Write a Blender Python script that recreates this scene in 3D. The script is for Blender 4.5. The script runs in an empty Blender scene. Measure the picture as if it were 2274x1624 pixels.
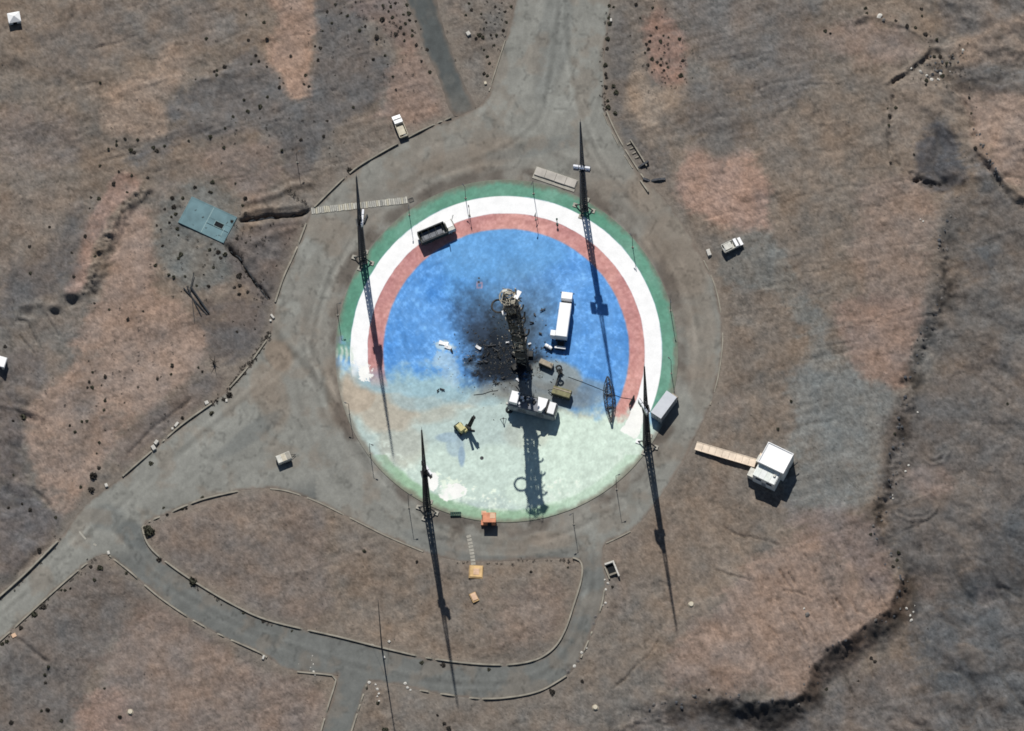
import bpy, bmesh, math, random
import numpy as np
from mathutils import Vector, Matrix
from mathutils.geometry import delaunay_2d_cdt

random.seed(7)
S = bpy.context.scene
COL = S.collection
PI = math.pi
R = math.radians

# ------------------------------------------------------------------ camera
# a long lens far above the site, about 19 degrees off the vertical
TILT, ROLL, DIST, WIDTH = R(19.07), R(3.2), 4000.0, 227.4
cam_d = bpy.data.cameras.new('camera')
cam = bpy.data.objects.new('camera', cam_d)
COL.objects.link(cam)
S.camera = cam
cam_d.sensor_width = 36.0
cam_d.lens = 36.0 * DIST / WIDTH
cam_d.clip_start = 50.0
cam_d.clip_end = 30000.0
cam_m = Matrix.Rotation(TILT, 4, 'X') @ Matrix.Translation((0, 0, DIST)) @ Matrix.Rotation(-ROLL, 4, 'Z')
cam.matrix_world = cam_m
CP = np.array(cam_m.translation)
CR = np.array(cam_m.to_3x3())
ZW, ZH = 2274.0, 1624.3


def Gn(zx, zy, z=0.0):
    """photo point (on a 2274 wide copy) -> ground plan position at height z"""
    zx = np.asarray(zx, float)
    zy = np.asarray(zy, float)
    px = (zx - ZW / 2) / ZW * WIDTH
    py = -(zy - ZH / 2) / ZW * WIDTH
    d = np.stack([px, py, np.full_like(px, -DIST)], -1) @ CR.T
    t = (z - CP[2]) / d[..., 2]
    return CP[0] + d[..., 0] * t, CP[1] + d[..., 1] * t


def G(zx, zy, z=0.0):
    x, y = Gn(zx, zy, z)
    return Vector((float(x), float(y), float(z)))


def heading(a, b, z=0.0):
    p, q = G(a[0], a[1], z), G(b[0], b[1], z)
    return math.atan2(q.y - p.y, q.x - p.x)


# ------------------------------------------------------------------ daylight
SUN_EL = R(50)
sh = G(1137 + 70, 812 + 445) - G(1137, 812)
sh.z = 0
sh.normalize()
sun_vec = Vector((-sh.x * math.cos(SUN_EL), -sh.y * math.cos(SUN_EL), math.sin(SUN_EL)))
W = bpy.data.worlds.new('World')
S.world = W
W.use_nodes = True
nt = W.node_tree
nt.nodes.clear()
sky = nt.nodes.new('ShaderNodeTexSky')
sky.sky_type = 'NISHITA'
sky.sun_disc = False
sky.sun_elevation = SUN_EL
sky.sun_rotation = math.atan2(sun_vec.x, sun_vec.y)
sky.air_density = 1.0
sky.dust_density = 0.3
bg = nt.nodes.new('ShaderNodeBackground')
bg.inputs['Strength'].default_value = 0.054
wo = nt.nodes.new('ShaderNodeOutputWorld')
nt.links.new(sky.outputs[0], bg.inputs[0])
nt.links.new(bg.outputs[0], wo.inputs[0])
sl = bpy.data.lights.new('sun', 'SUN')
sl.energy = 4.7
sl.angle = R(0.5)
sl.color = (1.0, 0.965, 0.92)
so = bpy.data.objects.new('sun', sl)
so.rotation_euler = sun_vec.to_track_quat('Z', 'Y').to_euler()
so.location = (0, 0, 200)
COL.objects.link(so)
S.view_settings.view_transform = 'Standard'
S.view_settings.look = 'None'
S.view_settings.gamma = 1.0
S.view_settings.exposure = 0.0
S.view_settings.use_curve_mapping = False
S.cycles.filter_width = 1.7     # the soft point spread of a satellite camera
KLIT = 1.30        # brightness of a fully lit white surface, used to turn seen colours into surface colours


# ------------------------------------------------------------------ materials
def lin(c):
    c = np.asarray(c, float) / 255.0
    return np.where(c <= 0.04045, c / 12.92, ((c + 0.055) / 1.055) ** 2.4)


def alb(c):
    return tuple(np.clip(lin(c) / KLIT, 0.004, 0.88))


MATS = {}


def mat(name, rgb, rough=0.85, var=0.18, scale=1.2, metal=0.0, dirt=None, bump=0.0, spec=0.3):
    """plain surface with blotchy tone, optional dirt colour in patches"""
    if name in MATS:
        return MATS[name]
    m = bpy.data.materials.new(name)
    m.use_nodes = True
    n = m.node_tree
    b = n.nodes['Principled BSDF']
    b.inputs['Roughness'].default_value = rough
    b.inputs['Metallic'].default_value = metal
    b.inputs['Specular IOR Level'].default_value = spec
    tc = n.nodes.new('ShaderNodeTexCoord')
    no = n.nodes.new('ShaderNodeTexNoise')
    no.inputs['Scale'].default_value = scale
    no.inputs['Detail'].default_value = 5
    n.links.new(tc.outputs['Object'], no.inputs['Vector'])
    cr = n.nodes.new('ShaderNodeValToRGB')
    c = np.array(rgb)
    lo = np.array(dirt) if dirt is not None else c * (1 - var * 1.6)
    cr.color_ramp.elements[0].position = 0.32
    cr.color_ramp.elements[0].color = (*np.clip(lo, 0.003, 0.9), 1)
    cr.color_ramp.elements[1].position = 0.62
    cr.color_ramp.elements[1].color = (*np.clip(c * (1 + var * 0.4), 0.003, 0.9), 1)
    n.links.new(no.outputs['Fac'], cr.inputs[0])
    n.links.new(cr.outputs[0], b.inputs['Base Color'])
    if bump:
        bp = n.nodes.new('ShaderNodeBump')
        bp.inputs['Strength'].default_value = bump
        bp.inputs['Distance'].default_value = 0.05
        n.links.new(no.outputs['Fac'], bp.inputs['Height'])
        n.links.new(bp.outputs[0], b.inputs['Normal'])
    MATS[name] = m
    return m


def attr_mat(name, fine=0.22, s1=2.2, s2=0.35, rough=0.95, bump=0.25, dist=0.12):
    """surface colour from the mesh's own colour layer, broken up with grain and small relief"""
    m = bpy.data.materials.new(name)
    m.use_nodes = True
    n = m.node_tree
    b = n.nodes['Principled BSDF']
    b.inputs['Roughness'].default_value = rough
    b.inputs['Specular IOR Level'].default_value = 0.12
    at = n.nodes.new('ShaderNodeVertexColor')
    at.layer_name = 'tone'
    tc = n.nodes.new('ShaderNodeTexCoord')
    n1 = n.nodes.new('ShaderNodeTexNoise')
    n1.inputs['Scale'].default_value = s1
    n1.inputs['Detail'].default_value = 6
    n1.inputs['Roughness'].default_value = 0.7
    n2 = n.nodes.new('ShaderNodeTexNoise')
    n2.inputs['Scale'].default_value = s2
    n2.inputs['Detail'].default_value = 5
    for q in (n1, n2):
        n.links.new(tc.outputs['Object'], q.inputs['Vector'])
    ad = n.nodes.new('ShaderNodeMath')
    ad.operation = 'ADD'
    n.links.new(n1.outputs['Fac'], ad.inputs[0])
    n.links.new(n2.outputs['Fac'], ad.inputs[1])
    mr = n.nodes.new('ShaderNodeMapRange')
    mr.inputs['From Min'].default_value = 0.7
    mr.inputs['From Max'].default_value = 1.3
    mr.inputs['To Min'].default_value = 1 - fine
    mr.inputs['To Max'].default_value = 1 + fine
    n.links.new(ad.outputs[0], mr.inputs[0])
    mx = n.nodes.new('ShaderNodeVectorMath')
    mx.operation = 'SCALE'
    n.links.new(at.outputs['Color'], mx.inputs[0])
    n.links.new(mr.outputs[0], mx.inputs['Scale'])
    n.links.new(mx.outputs[0], b.inputs['Base Color'])
    bp = n.nodes.new('ShaderNodeBump')
    bp.inputs['Strength'].default_value = bump
    bp.inputs['Distance'].default_value = dist
    n.links.new(n1.outputs['Fac'], bp.inputs['Height'])
    n.links.new(bp.outputs[0], b.inputs['Normal'])
    return m


# ------------------------------------------------------------------ noise and drawing fields (numpy)
def vnoise(x, y, scale, seed):
    rs = np.random.RandomState(seed)
    T = rs.rand(256, 256)
    u, v = x / scale, y / scale
    iu, iv = np.floor(u).astype(int), np.floor(v).astype(int)
    fu, fv = u - iu, v - iv
    fu = fu * fu * fu * (fu * (fu * 6 - 15) + 10)
    fv = fv * fv * fv * (fv * (fv * 6 - 15) + 10)
    a = T[iu & 255, iv & 255]
    b = T[(iu + 1) & 255, iv & 255]
    c = T[iu & 255, (iv + 1) & 255]
    d = T[(iu + 1) & 255, (iv + 1) & 255]
    return (a * (1 - fu) + b * fu) * (1 - fv) + (c * (1 - fu) + d * fu) * fv - 0.5


def fbm(x, y, scale, seed, octv=4, gain=0.55):
    o, amp, tot = 0, 1.0, 0
    for k in range(octv):
        o = o + amp * vnoise(x + 37.7 * k, y - 91.3 * k, scale / 2 ** k, seed + k)
        tot += amp
        amp *= gain
    return o / tot * 1.7


def streak(x, y, ang, long, wide, seed, octv=3):
    c, s = math.cos(ang), math.sin(ang)
    return fbm((x * c + y * s) * wide / long, -x * s + y * c, wide, seed, octv)


def sstep(a, b, x):
    t = np.clip((x - a) / (b - a), 0, 1)
    return t * t * (3 - 2 * t)


def inside(poly, x, y):
    poly = np.asarray(poly, float)
    res = np.zeros(x.shape, bool)
    j = len(poly) - 1
    for i in range(len(poly)):
        xi, yi = poly[i]
        xj, yj = poly[j]
        if yi != yj:
            cnd = ((yi > y) != (yj > y)) & (x < (xj - xi) * (y - yi) / (yj - yi) + xi)
            res ^= cnd
        j = i
    return res


def smooth_line(pts, step=4.0, closed=False):
    """Catmull-Rom through the points, resampled"""
    P = [np.array(p, float) for p in pts]
    n = len(P)
    out = []
    rng = range(n) if closed else range(n - 1)
    for i in rng:
        p0 = P[(i - 1) % n] if closed or i > 0 else P[0]
        p1, p2 = P[i], P[(i + 1) % n]
        p3 = P[(i + 2) % n] if closed or i + 2 < n else P[-1]
        k = max(1, int(np.linalg.norm(p2 - p1) / step))
        for t in np.arange(k) / k:
            out.append(0.5 * ((2 * p1) + (-p0 + p2) * t + (2 * p0 - 5 * p1 + 4 * p2 - p3) * t * t + (-p0 + 3 * p1 - 3 * p2 + p3) * t ** 3))
    if not closed:
        out.append(P[-1])
    return np.array(out)


def line_dist(pts, x, y, reach):
    """signed distance (left positive) and run along a polyline; far cells get reach"""
    pts = np.asarray(pts, float)
    d = np.full(x.shape, float(reach))
    sgn = np.ones(x.shape)
    for i in range(len(pts) - 1):
        a, b = pts[i], pts[i + 1]
        x0, x1 = min(a[0], b[0]) - reach, max(a[0], b[0]) + reach
        y0, y1 = min(a[1], b[1]) - reach, max(a[1], b[1]) + reach
        c0, c1 = np.searchsorted(CX, [x0, x1])
        r0, r1 = np.searchsorted(CY, [y0, y1])
        if c1 <= c0 or r1 <= r0:
            continue
        sx, sy = x[r0:r1, c0:c1], y[r0:r1, c0:c1]
        ab = b - a
        t = np.clip(((sx - a[0]) * ab[0] + (sy - a[1]) * ab[1]) / (ab @ ab + 1e-9), 0, 1)
        dd = np.hypot(sx - a[0] - t * ab[0], sy - a[1] - t * ab[1])
        sub = d[r0:r1, c0:c1]
        m = dd < sub
        sub[m] = dd[m]
        sg = np.sign(ab[0] * (sy - a[1]) - ab[1] * (sx - a[0]))
        sgn[r0:r1, c0:c1][m] = sg[m]
    return d, sgn


# ------------------------------------------------------------------ mesh helpers
class MB:
    def __init__(self):
        self.v, self.f = [], []

    def add(self, vs, fs):
        o = len(self.v)
        self.v += [tuple(p) for p in vs]
        self.f += [tuple(i + o for i in q) for q in fs]
        return self

    def box(self, cx, cy, z0, lx, ly, lz, rz=0.0, taper=1.0, bev=0.0):
        """box on z0; with bev the top edges are chamfered"""
        c, s = math.cos(rz), math.sin(rz)

        def ring(hx, hy, z):
            return [(cx + c * px - s * py, cy + s * px + c * py, z) for px, py in ((-hx, -hy), (hx, -hy), (hx, hy), (-hx, hy))]
        hx, hy = lx / 2, ly / 2
        rings = [ring(hx, hy, z0)]
        if bev:
            rings.append(ring(hx * taper, hy * taper, z0 + lz - bev))
            rings.append(ring(hx * taper - bev, hy * taper - bev, z0 + lz))
        else:
            rings.append(ring(hx * taper, hy * taper, z0 + lz))
        vs = sum(rings, [])
        fs = [(3, 2, 1, 0)]
        for k in range(len(rings) - 1):
            o = 4 * k
            fs += [(o + i, o + (i + 1) % 4, o + 4 + (i + 1) % 4, o + 4 + i) for i in range(4)]
        o = 4 * (len(rings) - 1)
        fs.append((o, o + 1, o + 2, o + 3))
        return self.add(vs, fs)

    def bar(self, p, q, r, n=4, r2=None):
        p, q = Vector(p), Vector(q)
        d = q - p
        if d.length < 1e-6:
            return self
        d.normalize()
        a = d.orthogonal().normalized()
        b = d.cross(a)
        r2 = r if r2 is None else r2
        vs = []
        for c, rr in ((p, r), (q, r2)):
            for i in range(n):
                t = 2 * PI * i / n + PI / n
                vs.append(c + a * (rr * math.cos(t)) + b * (rr * math.sin(t)))
        fs = [(i, (i + 1) % n, n + (i + 1) % n, n + i) for i in range(n)]
        fs += [tuple(range(n - 1, -1, -1)), tuple(range(n, 2 * n))]
        return self.add(vs, fs)

    def path(self, pts, r, n=5, closed=False):
        m = len(pts)
        for i in range(m if closed else m - 1):
            self.bar(pts[i], pts[(i + 1) % m], r, n)
        return self

    def prism(self, pts, z0, z1):
        n = len(pts)
        vs = [(p[0], p[1], z0) for p in pts] + [(p[0], p[1], z1) for p in pts]
        fs = [(i, (i + 1) % n, n + (i + 1) % n, n + i) for i in range(n)]
        return self.add(vs, fs + [tuple(range(n - 1, -1, -1)), tuple(range(n, 2 * n))])

    def profile(self, pts, y0, y1):
        """side outline in x,z pushed across y"""
        n = len(pts)
        vs = [(p[0], y0, p[1]) for p in pts] + [(p[0], y1, p[1]) for p in pts]
        fs = [(i, (i + 1) % n, n + (i + 1) % n, n + i) for i in range(n)]
        return self.add(vs, fs + [tuple(range(n - 1, -1, -1)), tuple(range(n, 2 * n))])

    def mesh(self, name):
        me = bpy.data.meshes.new(name)
        me.from_pydata(self.v, [], self.f)
        bm = bmesh.new()
        bm.from_mesh(me)
        bmesh.ops.recalc_face_normals(bm, faces=bm.faces)
        bm.to_mesh(me)
        bm.free()
        return me


def obj(name, mb, m, parent=None, loc=None, rot=None, **props):
    me = mb.mesh(name) if isinstance(mb, MB) else mb
    if m is not None and not len(me.materials):
        me.materials.append(m)
    o = bpy.data.objects.new(name, me)
    COL.objects.link(o)
    if parent is not None:
        o.parent = parent
    if loc is not None:
        o.location = loc
    if rot is not None:
        o.rotation_euler = rot
    for k, v in props.items():
        o[k] = v
    return o


def thing(name, label, cat, loc=(0, 0, 0), rz=0.0, group=None):
    o = bpy.data.objects.new(name, None)
    COL.objects.link(o)
    o.location = loc
    o.rotation_euler = (0, 0, rz)
    o['label'] = label
    o['category'] = cat
    if group:
        o['group'] = group
    return o


def tag(o, label, cat, group=None):
    o['label'] = label
    o['category'] = cat
    if group:
        o['group'] = group
    return o


def dup(root, loc, rz, label, group=None):
    r = root.copy()
    COL.objects.link(r)
    r.location = loc
    r.rotation_euler = (0, 0, rz)
    r['label'] = label
    if group:
        r['group'] = group
    for ch in list(root.children):
        c = ch.copy()
        COL.objects.link(c)
        c.parent = r
        for g in list(ch.children):
            d = g.copy()
            COL.objects.link(d)
            d.parent = c
    return r


def set_tone(me, rgb):
    ca = me.color_attributes.new('tone', 'FLOAT_COLOR', 'POINT')
    buf = np.ones((len(me.vertices), 4), np.float32)
    buf[:, :3] = rgb
    ca.data.foreach_set('color', buf.ravel())


def grid_mesh(name, co, nr, nc):
    me = bpy.data.meshes.new(name)
    idx = np.arange(nr * nc).reshape(nr, nc)
    q = np.stack([idx[:-1, :-1], idx[1:, :-1], idx[1:, 1:], idx[:-1, 1:]], -1).reshape(-1, 4)
    me.vertices.add(nr * nc)
    me.vertices.foreach_set('co', co.astype(np.float32).ravel())
    me.loops.add(q.size)
    me.loops.foreach_set('vertex_index', q.astype(np.int32).ravel())
    me.polygons.add(len(q))
    me.polygons.foreach_set('loop_start', np.arange(0, q.size, 4, dtype=np.int32))
    me.polygons.foreach_set('loop_total', np.full(len(q), 4, np.int32))
    me.update(calc_edges=True)
    me.polygons.foreach_set('use_smooth', np.ones(len(q), bool))
    return me


def poly_layer(base, x, y, polys, warp):
    """lay traced soil patches over base: (outline, colour, strength, softness in cells)"""
    for out, col, st, k in polys:
        o = smooth_line(out, 8, True)
        pad = 9 * k + 24
        c0, c1 = np.searchsorted(CX, [o[:, 0].min() - pad, o[:, 0].max() + pad])
        r0, r1 = np.searchsorted(CY, [o[:, 1].min() - pad, o[:, 1].max() + pad])
        w = (slice(r0, r1), slice(c0, c1))
        m = inside(o, x[w], y[w]).astype(np.float32)
        m = blur(blur(m, k), k)
        m = np.where(m > .002, np.clip((m + warp[w] * 1.1 - .5) * 1.5 + .5, 0, 1), 0) if k < 20 else m
        col = np.array(col, float)
        col = (col.mean() + (col - col.mean()) * .78) * 1.03
        base[w] += (col - base[w]) * (m * st)[..., None]
    return base


def blur(a, k):
    for ax in (0, 1):
        c = np.cumsum(np.pad(a, [(k + 1, k) if i == ax else (0, 0) for i in (0, 1)], mode='edge').astype(np.float64), ax)
        n = a.shape[ax]
        a = (np.take(c, np.arange(2 * k + 1, 2 * k + 1 + n), ax) - np.take(c, np.arange(n), ax)) / (2 * k + 1)
    return a


def soft_layer(base, x, y, blobs, colour, warp):
    """lay patches of one soil colour over base; edges are frayed by the warp field"""
    m = np.zeros(x.shape)
    for b in blobs:
        bx, by, rx, ry = b[:4]
        ang = R(b[4]) if len(b) > 4 else 0
        st = b[5] if len(b) > 5 else 1.0
        c, s = math.cos(ang), math.sin(ang)
        u = ((x - bx) * c + (y - by) * s) / rx
        v = (-(x - bx) * s + (y - by) * c) / ry
        d = np.sqrt(u * u + v * v) + warp
        m = np.maximum(m, st * (1 - sstep(0.7, 1.08, d)))
    return base * (1 - m[..., None]) + np.array(colour, float) * m[..., None]

# ------------------------------------------------------------------ plan of the paved areas (photo points)
AS_OUT = [(1148, -60), (1146, 0), (1122, 90), (1098, 165), (1086, 205), (1062, 238), (1035, 252), (1010, 262), (960, 280), (905, 308), (860, 334), (805, 366),
          (770, 394), (730, 430), (695, 465), (680, 495), (655, 560), (630, 615), (610, 672), (605, 705), (600, 742), (575, 780), (545, 822),
          (510, 862), (470, 896), (400, 947), (340, 1000), (270, 1060), (235, 1086), (180, 1132), (130, 1200), (60, 1272), (0, 1326), (-60, 1380),
          (-60, 1475), (0, 1424), (100, 1332), (180, 1262), (215, 1238), (243, 1234), (290, 1272), (360, 1332), (460, 1396), (580, 1452), (640, 1487), (738, 1501),
          (747, 1512), (713, 1624), (695, 1690), (762, 1690), (781, 1624), (815, 1520), (830, 1514), (905, 1524), (950, 1537), (1060, 1552), (1130, 1550), (1200, 1535),
          (1262, 1500), (1300, 1440), (1334, 1352), (1344, 1290), (1340, 1238), (1346, 1206), (1400, 1180), (1440, 1140), (1480, 1082), (1512, 1035), (1538, 985), (1557, 945), (1577, 900),
          (1592, 850), (1601, 800), (1605, 750), (1600, 690), (1586, 630), (1560, 573), (1530, 520), (1500, 475), (1462, 427), (1430, 400), (1410, 370), (1385, 330),
          (1362, 287), (1345, 242), (1341, 150), (1348, 80), (1357, 0), (1362, -60)]
ISLAND = [(318, 1182), (322, 1164), (380, 1138), (450, 1110), (540, 1089), (600, 1085), (640, 1092), (700, 1113), (780, 1152), (860, 1192), (940, 1226), (1020, 1246), (1100, 1247),
          (1180, 1243), (1270, 1240), (1287, 1246), (1293, 1262), (1290, 1292), (1275, 1342), (1255, 1400), (1230, 1440), (1190, 1466), (1130, 1477), (1050, 1475), (950, 1462),
          (850, 1440), (750, 1415), (600, 1380), (520, 1345), (430, 1292), (360, 1242), (330, 1212)]
TRACK = [(897, -60), (904, 0), (922, 50), (944, 110), (967, 160), (992, 225), (1008, 258), (1040, 250), (1058, 238), (1038, 200), (1016, 148), (996, 92), (978, 40), (971, 0), (964, -60)]
AS_D = smooth_line(AS_OUT, 6, True)
IS_D = smooth_line(ISLAND, 6, True)
TR_D = smooth_line(TRACK, 6, True)
TR_D[:, 0] += 7 * fbm(TR_D[:, 0], TR_D[:, 1], 26, 3, 3)
AS_D += 1.6 * np.stack([fbm(AS_D[:, 0], AS_D[:, 1], 14, 5, 2), fbm(AS_D[:, 0], AS_D[:, 1], 14, 6, 2)], -1)
PCX, PCY = 1124.0, 782.0


def in_asphalt(x, y):
    return (inside(AS_D, x, y) & ~inside(IS_D, x, y)) | inside(TR_D, x, y)


# ------------------------------------------------------------------ ground
def axis(lo, hi, step, grow=1.33, n=27):
    a = np.arange(lo, hi + step, step)
    e = np.cumsum(step * grow ** np.arange(1, n + 1))
    return np.concatenate([lo - e[::-1], a, a[-1] + e])


CX = axis(-90, 2364, 3.0)
CY = axis(-90, 1720, 3.0)
X, Y = np.meshgrid(CX, CY)
NR, NC = X.shape
wx = X + 10 * fbm(X, Y, 60, 11)
wy = Y + 10 * fbm(X, Y, 60, 12)
fade = (1 - sstep(2300, 2364, X)) * sstep(-90, -30, X) * (1 - sstep(1660, 1720, Y)) * sstep(-90, -30, Y)

H = 0.13 * fbm(X, Y, 26, 21, 4, 0.68) + 0.22 * fbm(X, Y, 110, 22, 3)
# scraped and wind-combed lines, their direction drifts over the site
st1 = streak(wx, wy, R(-16), 240, 9, 31)
st2 = streak(wx, wy, R(62), 200, 11, 32)
m1 = sstep(-0.1, 0.35, fbm(X, Y, 300, 33) + (0.25 - 0.25 * sstep(300, 1000, Y)))
m2 = sstep(1350, 1650, X) * sstep(1050, 1250, Y)
H += 0.10 * st1 * m1 * (1 - m2) + 0.16 * np.minimum(st2, 0.1) * m2
# loose grain
gr = np.random.RandomState(5).rand(NR, NC) - 0.5
big_relief = 1.5 * fbm(X, Y, 230, 24, 3, .5) + 1.0 * (.25 - np.abs(fbm(wx, wy, 110, 25, 4, .5)))
H += -.10 * np.clip(1 - np.abs(fbm(wx, wy, 60, 97, 5, .65)) * 22, 0, 1) - .06 * np.clip(1 - np.abs(streak(wx, wy, R(-20), 90, 24, 95, 4)) * 14, 0, 1)
hill = np.clip(sstep(2020, 2140, X) * (1 - sstep(430, 620, Y)) + .75 * sstep(1990, 2130, X) * sstep(500, 700, Y) + (1 - sstep(20, 150, X)) * sstep(760, 900, Y) * (1 - sstep(1200, 1300, Y)) + .6 * sstep(1100, 1300, Y + .2 * X) * sstep(1480, 1600, Y) * (X > 1350) + .35 * (1 - sstep(500, 760, X)) * (1 - sstep(300, 620, Y)) + .3 * sstep(1500, 1650, X) * (1 - sstep(380, 600, Y)), 0, 1)
rx_, ry_ = wx * .8 + wy * .45, -wx * .45 + wy * .8
rg = np.abs(fbm(rx_ * .6, ry_, 95, 27, 5, .52))
H += hill * (3.6 * (rg - .22) + 1.8 * fbm(rx_ * .5, ry_, 150, 28, 3))
H += 0.05 * gr
H += 0.05 * fbm(X, Y, 9, 23, 2, .8)
tone = np.zeros((NR, NC, 3))


RAG = fbm(X, Y, 16, 41)
SCAL = fbm(X, Y, 13, 42, 3, .7)
WXY = (wx, wy)


def stroke(pts, half, amp, reach=None, rag=0.25, smooth=True, scal=0):
    """bank (amp > 0) or ditch (amp < 0) along a line"""
    p = smooth_line(pts, 6) if smooth else np.array(pts, float)
    pad = half * 3 + 22
    c0, c1 = np.searchsorted(CX, [p[:, 0].min() - pad, p[:, 0].max() + pad])
    r0, r1 = np.searchsorted(CY, [p[:, 1].min() - pad, p[:, 1].max() + pad])
    if c1 <= c0 or r1 <= r0:
        return
    sx, sy = wx[r0:r1, c0:c1], wy[r0:r1, c0:c1]
    d2 = np.full(sx.shape, 1e9)
    for a, b in zip(p[:-1], p[1:]):
        ab = b - a
        t = np.clip(((sx - a[0]) * ab[0] + (sy - a[1]) * ab[1]) / (ab @ ab + 1e-9), 0, 1)
        d2 = np.minimum(d2, (sx - a[0] - t * ab[0]) ** 2 + (sy - a[1] - t * ab[1]) ** 2)
    H[r0:r1, c0:c1] += np.exp(-d2 / half ** 2) * (amp * (1 + rag * 2 * RAG[r0:r1, c0:c1]) + scal * SCAL[r0:r1, c0:c1])


# spoil heaps and ditches on the left
stroke([(322, 418), (285, 452), (252, 498), (222, 556), (205, 610), (188, 650)], 15, 1.1, scal=1.5)
stroke([(332, 436), (300, 476), (270, 520), (246, 568), (232, 612), (212, 655)], 9, -.4, scal=.7)
for bx, by, r_, a_ in ((160, 655, 17, 1.5), (122, 680, 12, 1.2), (62, 683, 14, 0.8), (90, 676, 10, .7), (176, 640, 10, .8)):
    H += a_ * np.exp(-(((wx - bx) / r_) ** 2 + ((wy - by) / (r_ * .62)) ** 2))
for bx, by, r_, a_ in ((163, 673, 17, -.8), (124, 694, 11, -.7), (62, 692, 16, -.8), (48, 712, 9, -.7)):
    H += a_ * np.exp(-(((wx - bx) / r_) ** 4 + ((wy - by) / (r_ * .6)) ** 4))
stroke([(100, 695), (112, 720), (128, 745)], 4, -.5)
stroke([(60, 712), (72, 740), (80, 760)], 4, -.5)
stroke([(45, 745), (62, 775), (72, 785)], 3, -.5)
# cable trench from the sunken slab to the drain cover, banks beside it
stroke([(532, 491), (570, 487), (620, 480), (660, 474), (690, 466)], 3.6, -2.2, rag=.1)
stroke([(538, 476), (575, 467), (620, 462), (668, 455)], 6, .7)
stroke([(560, 505), (620, 496), (672, 486)], 6, .45)
stroke([(548, 452), (590, 436), (640, 420), (690, 408)], 8, .6)
stroke([(560, 540), (610, 520), (650, 505)], 9, .5)
stroke([(512, 552), (530, 570), (550, 600), (572, 635), (596, 668)], 2.7, -1.5, rag=.1)
stroke([(506, 548), (518, 556), (526, 564)], 8, -1.2)
stroke([(545, 560), (575, 590), (600, 640)], 8, .5)
stroke([(580, 540), (610, 560)], 9, .5)
# gully in the lower left, small rills
stroke([(42, 1424), (70, 1446), (105, 1472)], 4, -.6)
stroke([(40, 1270), (70, 1245), (110, 1215), (140, 1188)], 6, -.6)
stroke([(20, 1090), (40, 1010), (62, 935)], 12, -.6)
stroke([(75, 1085), (95, 1105), (110, 1125)], 5, -.7)
stroke([(0, 900), (40, 905), (80, 920), (90, 930)], 7, .6)
stroke([(0, 925), (45, 925), (82, 940), (90, 990)], 8, -.3, scal=.7)
for k in range(9):
    x0, y0 = 455 + 22 * k, 1010 - 14 * k
    stroke([(x0 - 28, y0 + 20), (x0, y0), (x0 + 26, y0 - 20)], 3, -.25, rag=.6)
stroke([(285, 1010), (330, 962), (390, 915), (425, 890)], 4, -.5)
stroke([(300, 1038), (345, 985), (400, 935)], 5, .35)
# right: rills, windrow scrapes and broken ground
stroke([(1615, 1172), (1660, 1190), (1700, 1203), (1730, 1210)], 2.2, -.4, rag=.7)
stroke([(1590, 1260), (1625, 1275), (1668, 1286)], 2.2, -.45, rag=.7)
stroke([(1740, 1310), (1790, 1318), (1805, 1325)], 2.2, -.4, rag=.7)
stroke([(1360, 1530), (1400, 1490), (1440, 1455), (1460, 1425)], 2.4, -.45, rag=.7)
stroke([(1490, 1300), (1470, 1290)], 3, -.3)
for k in range(26):
    rx, ry = 1700 + random.random() * 270, 1190 + random.random() * 300
    L = 25 + random.random() * 60
    stroke([(rx, ry), (rx + L * .25, ry + L * .5), (rx + L * .45, ry + L)], 2.2, -.3 - .25 * random.random(), rag=.6)
for k in range(60):
    rx, ry = 1560 + random.random() * 440, 90 + random.random() * 720
    L = 30 + random.random() * 90
    a = R(-14 + random.random() * 8) if random.random() < .7 else R(55 + random.random() * 15)
    stroke([(rx, ry), (rx + L * math.cos(a), ry + L * math.sin(a))], 2.5, (-.2 if k % 3 else .16), rag=.7, smooth=False)
for k in range(70):
    rx, ry = 150 + random.random() * 850, random.random() * 420
    L = 30 + random.random() * 80
    a = R(-22 + random.random() * 12)
    stroke([(rx, ry), (rx + L * math.cos(a), ry + L * math.sin(a))], 2.5, (-.16 if k % 3 else .13), rag=.7, smooth=False)
for rr in (22, 34):
    stroke([(2075 + rr * math.cos(t), 985 + rr * 1.1 * math.sin(t)) for t in np.linspace(-.3, 2.3, 8)], 3, .35)
    stroke([(2030 + rr * 1.6 * math.cos(t), 1120 + rr * math.sin(t)) for t in np.linspace(-.8, 2.6, 9)], 3, .3)
stroke([(737 + 17 * math.cos(t), 181 + 20 * math.sin(t)) for t in np.linspace(0, 6.28, 20)], 2.3, -.32, rag=.3)
stroke([(2000, 1125), (2060, 1095), (2075, 1085)], 3, .3)
stroke([(1975, 1190), (2040, 1165), (2080, 1140)], 3, -.3)
# quarried hollow at top right
stroke([(1988, 186), (1978, 240), (1972, 300), (1985, 350), (2020, 385), (2060, 405), (2100, 400)], 9, -.5, scal=1.1)
stroke([(1970, 186), (2008, 158), (2040, 125), (2062, 104), (2085, 104)], 5, .7)
stroke([(1985, 184), (2020, 160), (2048, 132), (2062, 117)], 5, -.8, scal=.9)
stroke([(1980, 200), (1966, 260), (1962, 300)], 8, .5)
stroke([(2030, 395), (2065, 408), (2095, 415)], 9, -.6, scal=1.2)
stroke([(2020, 378), (2055, 392), (2085, 396)], 5, .5)
stroke([(2070, 95), (2095, 140), (2115, 180), (2140, 220), (2158, 260)], 5, -.5)
stroke([(2155, 270), (2170, 330), (2195, 380), (2225, 420), (2265, 460)], 7, -.5, scal=1.1)
stroke([(2185, 345), (2215, 385), (2250, 425), (2274, 445)], 6, .8)
stroke([(2060, 330), (2105, 262), (2125, 330), (2140, 395)], 6, .25)
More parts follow.
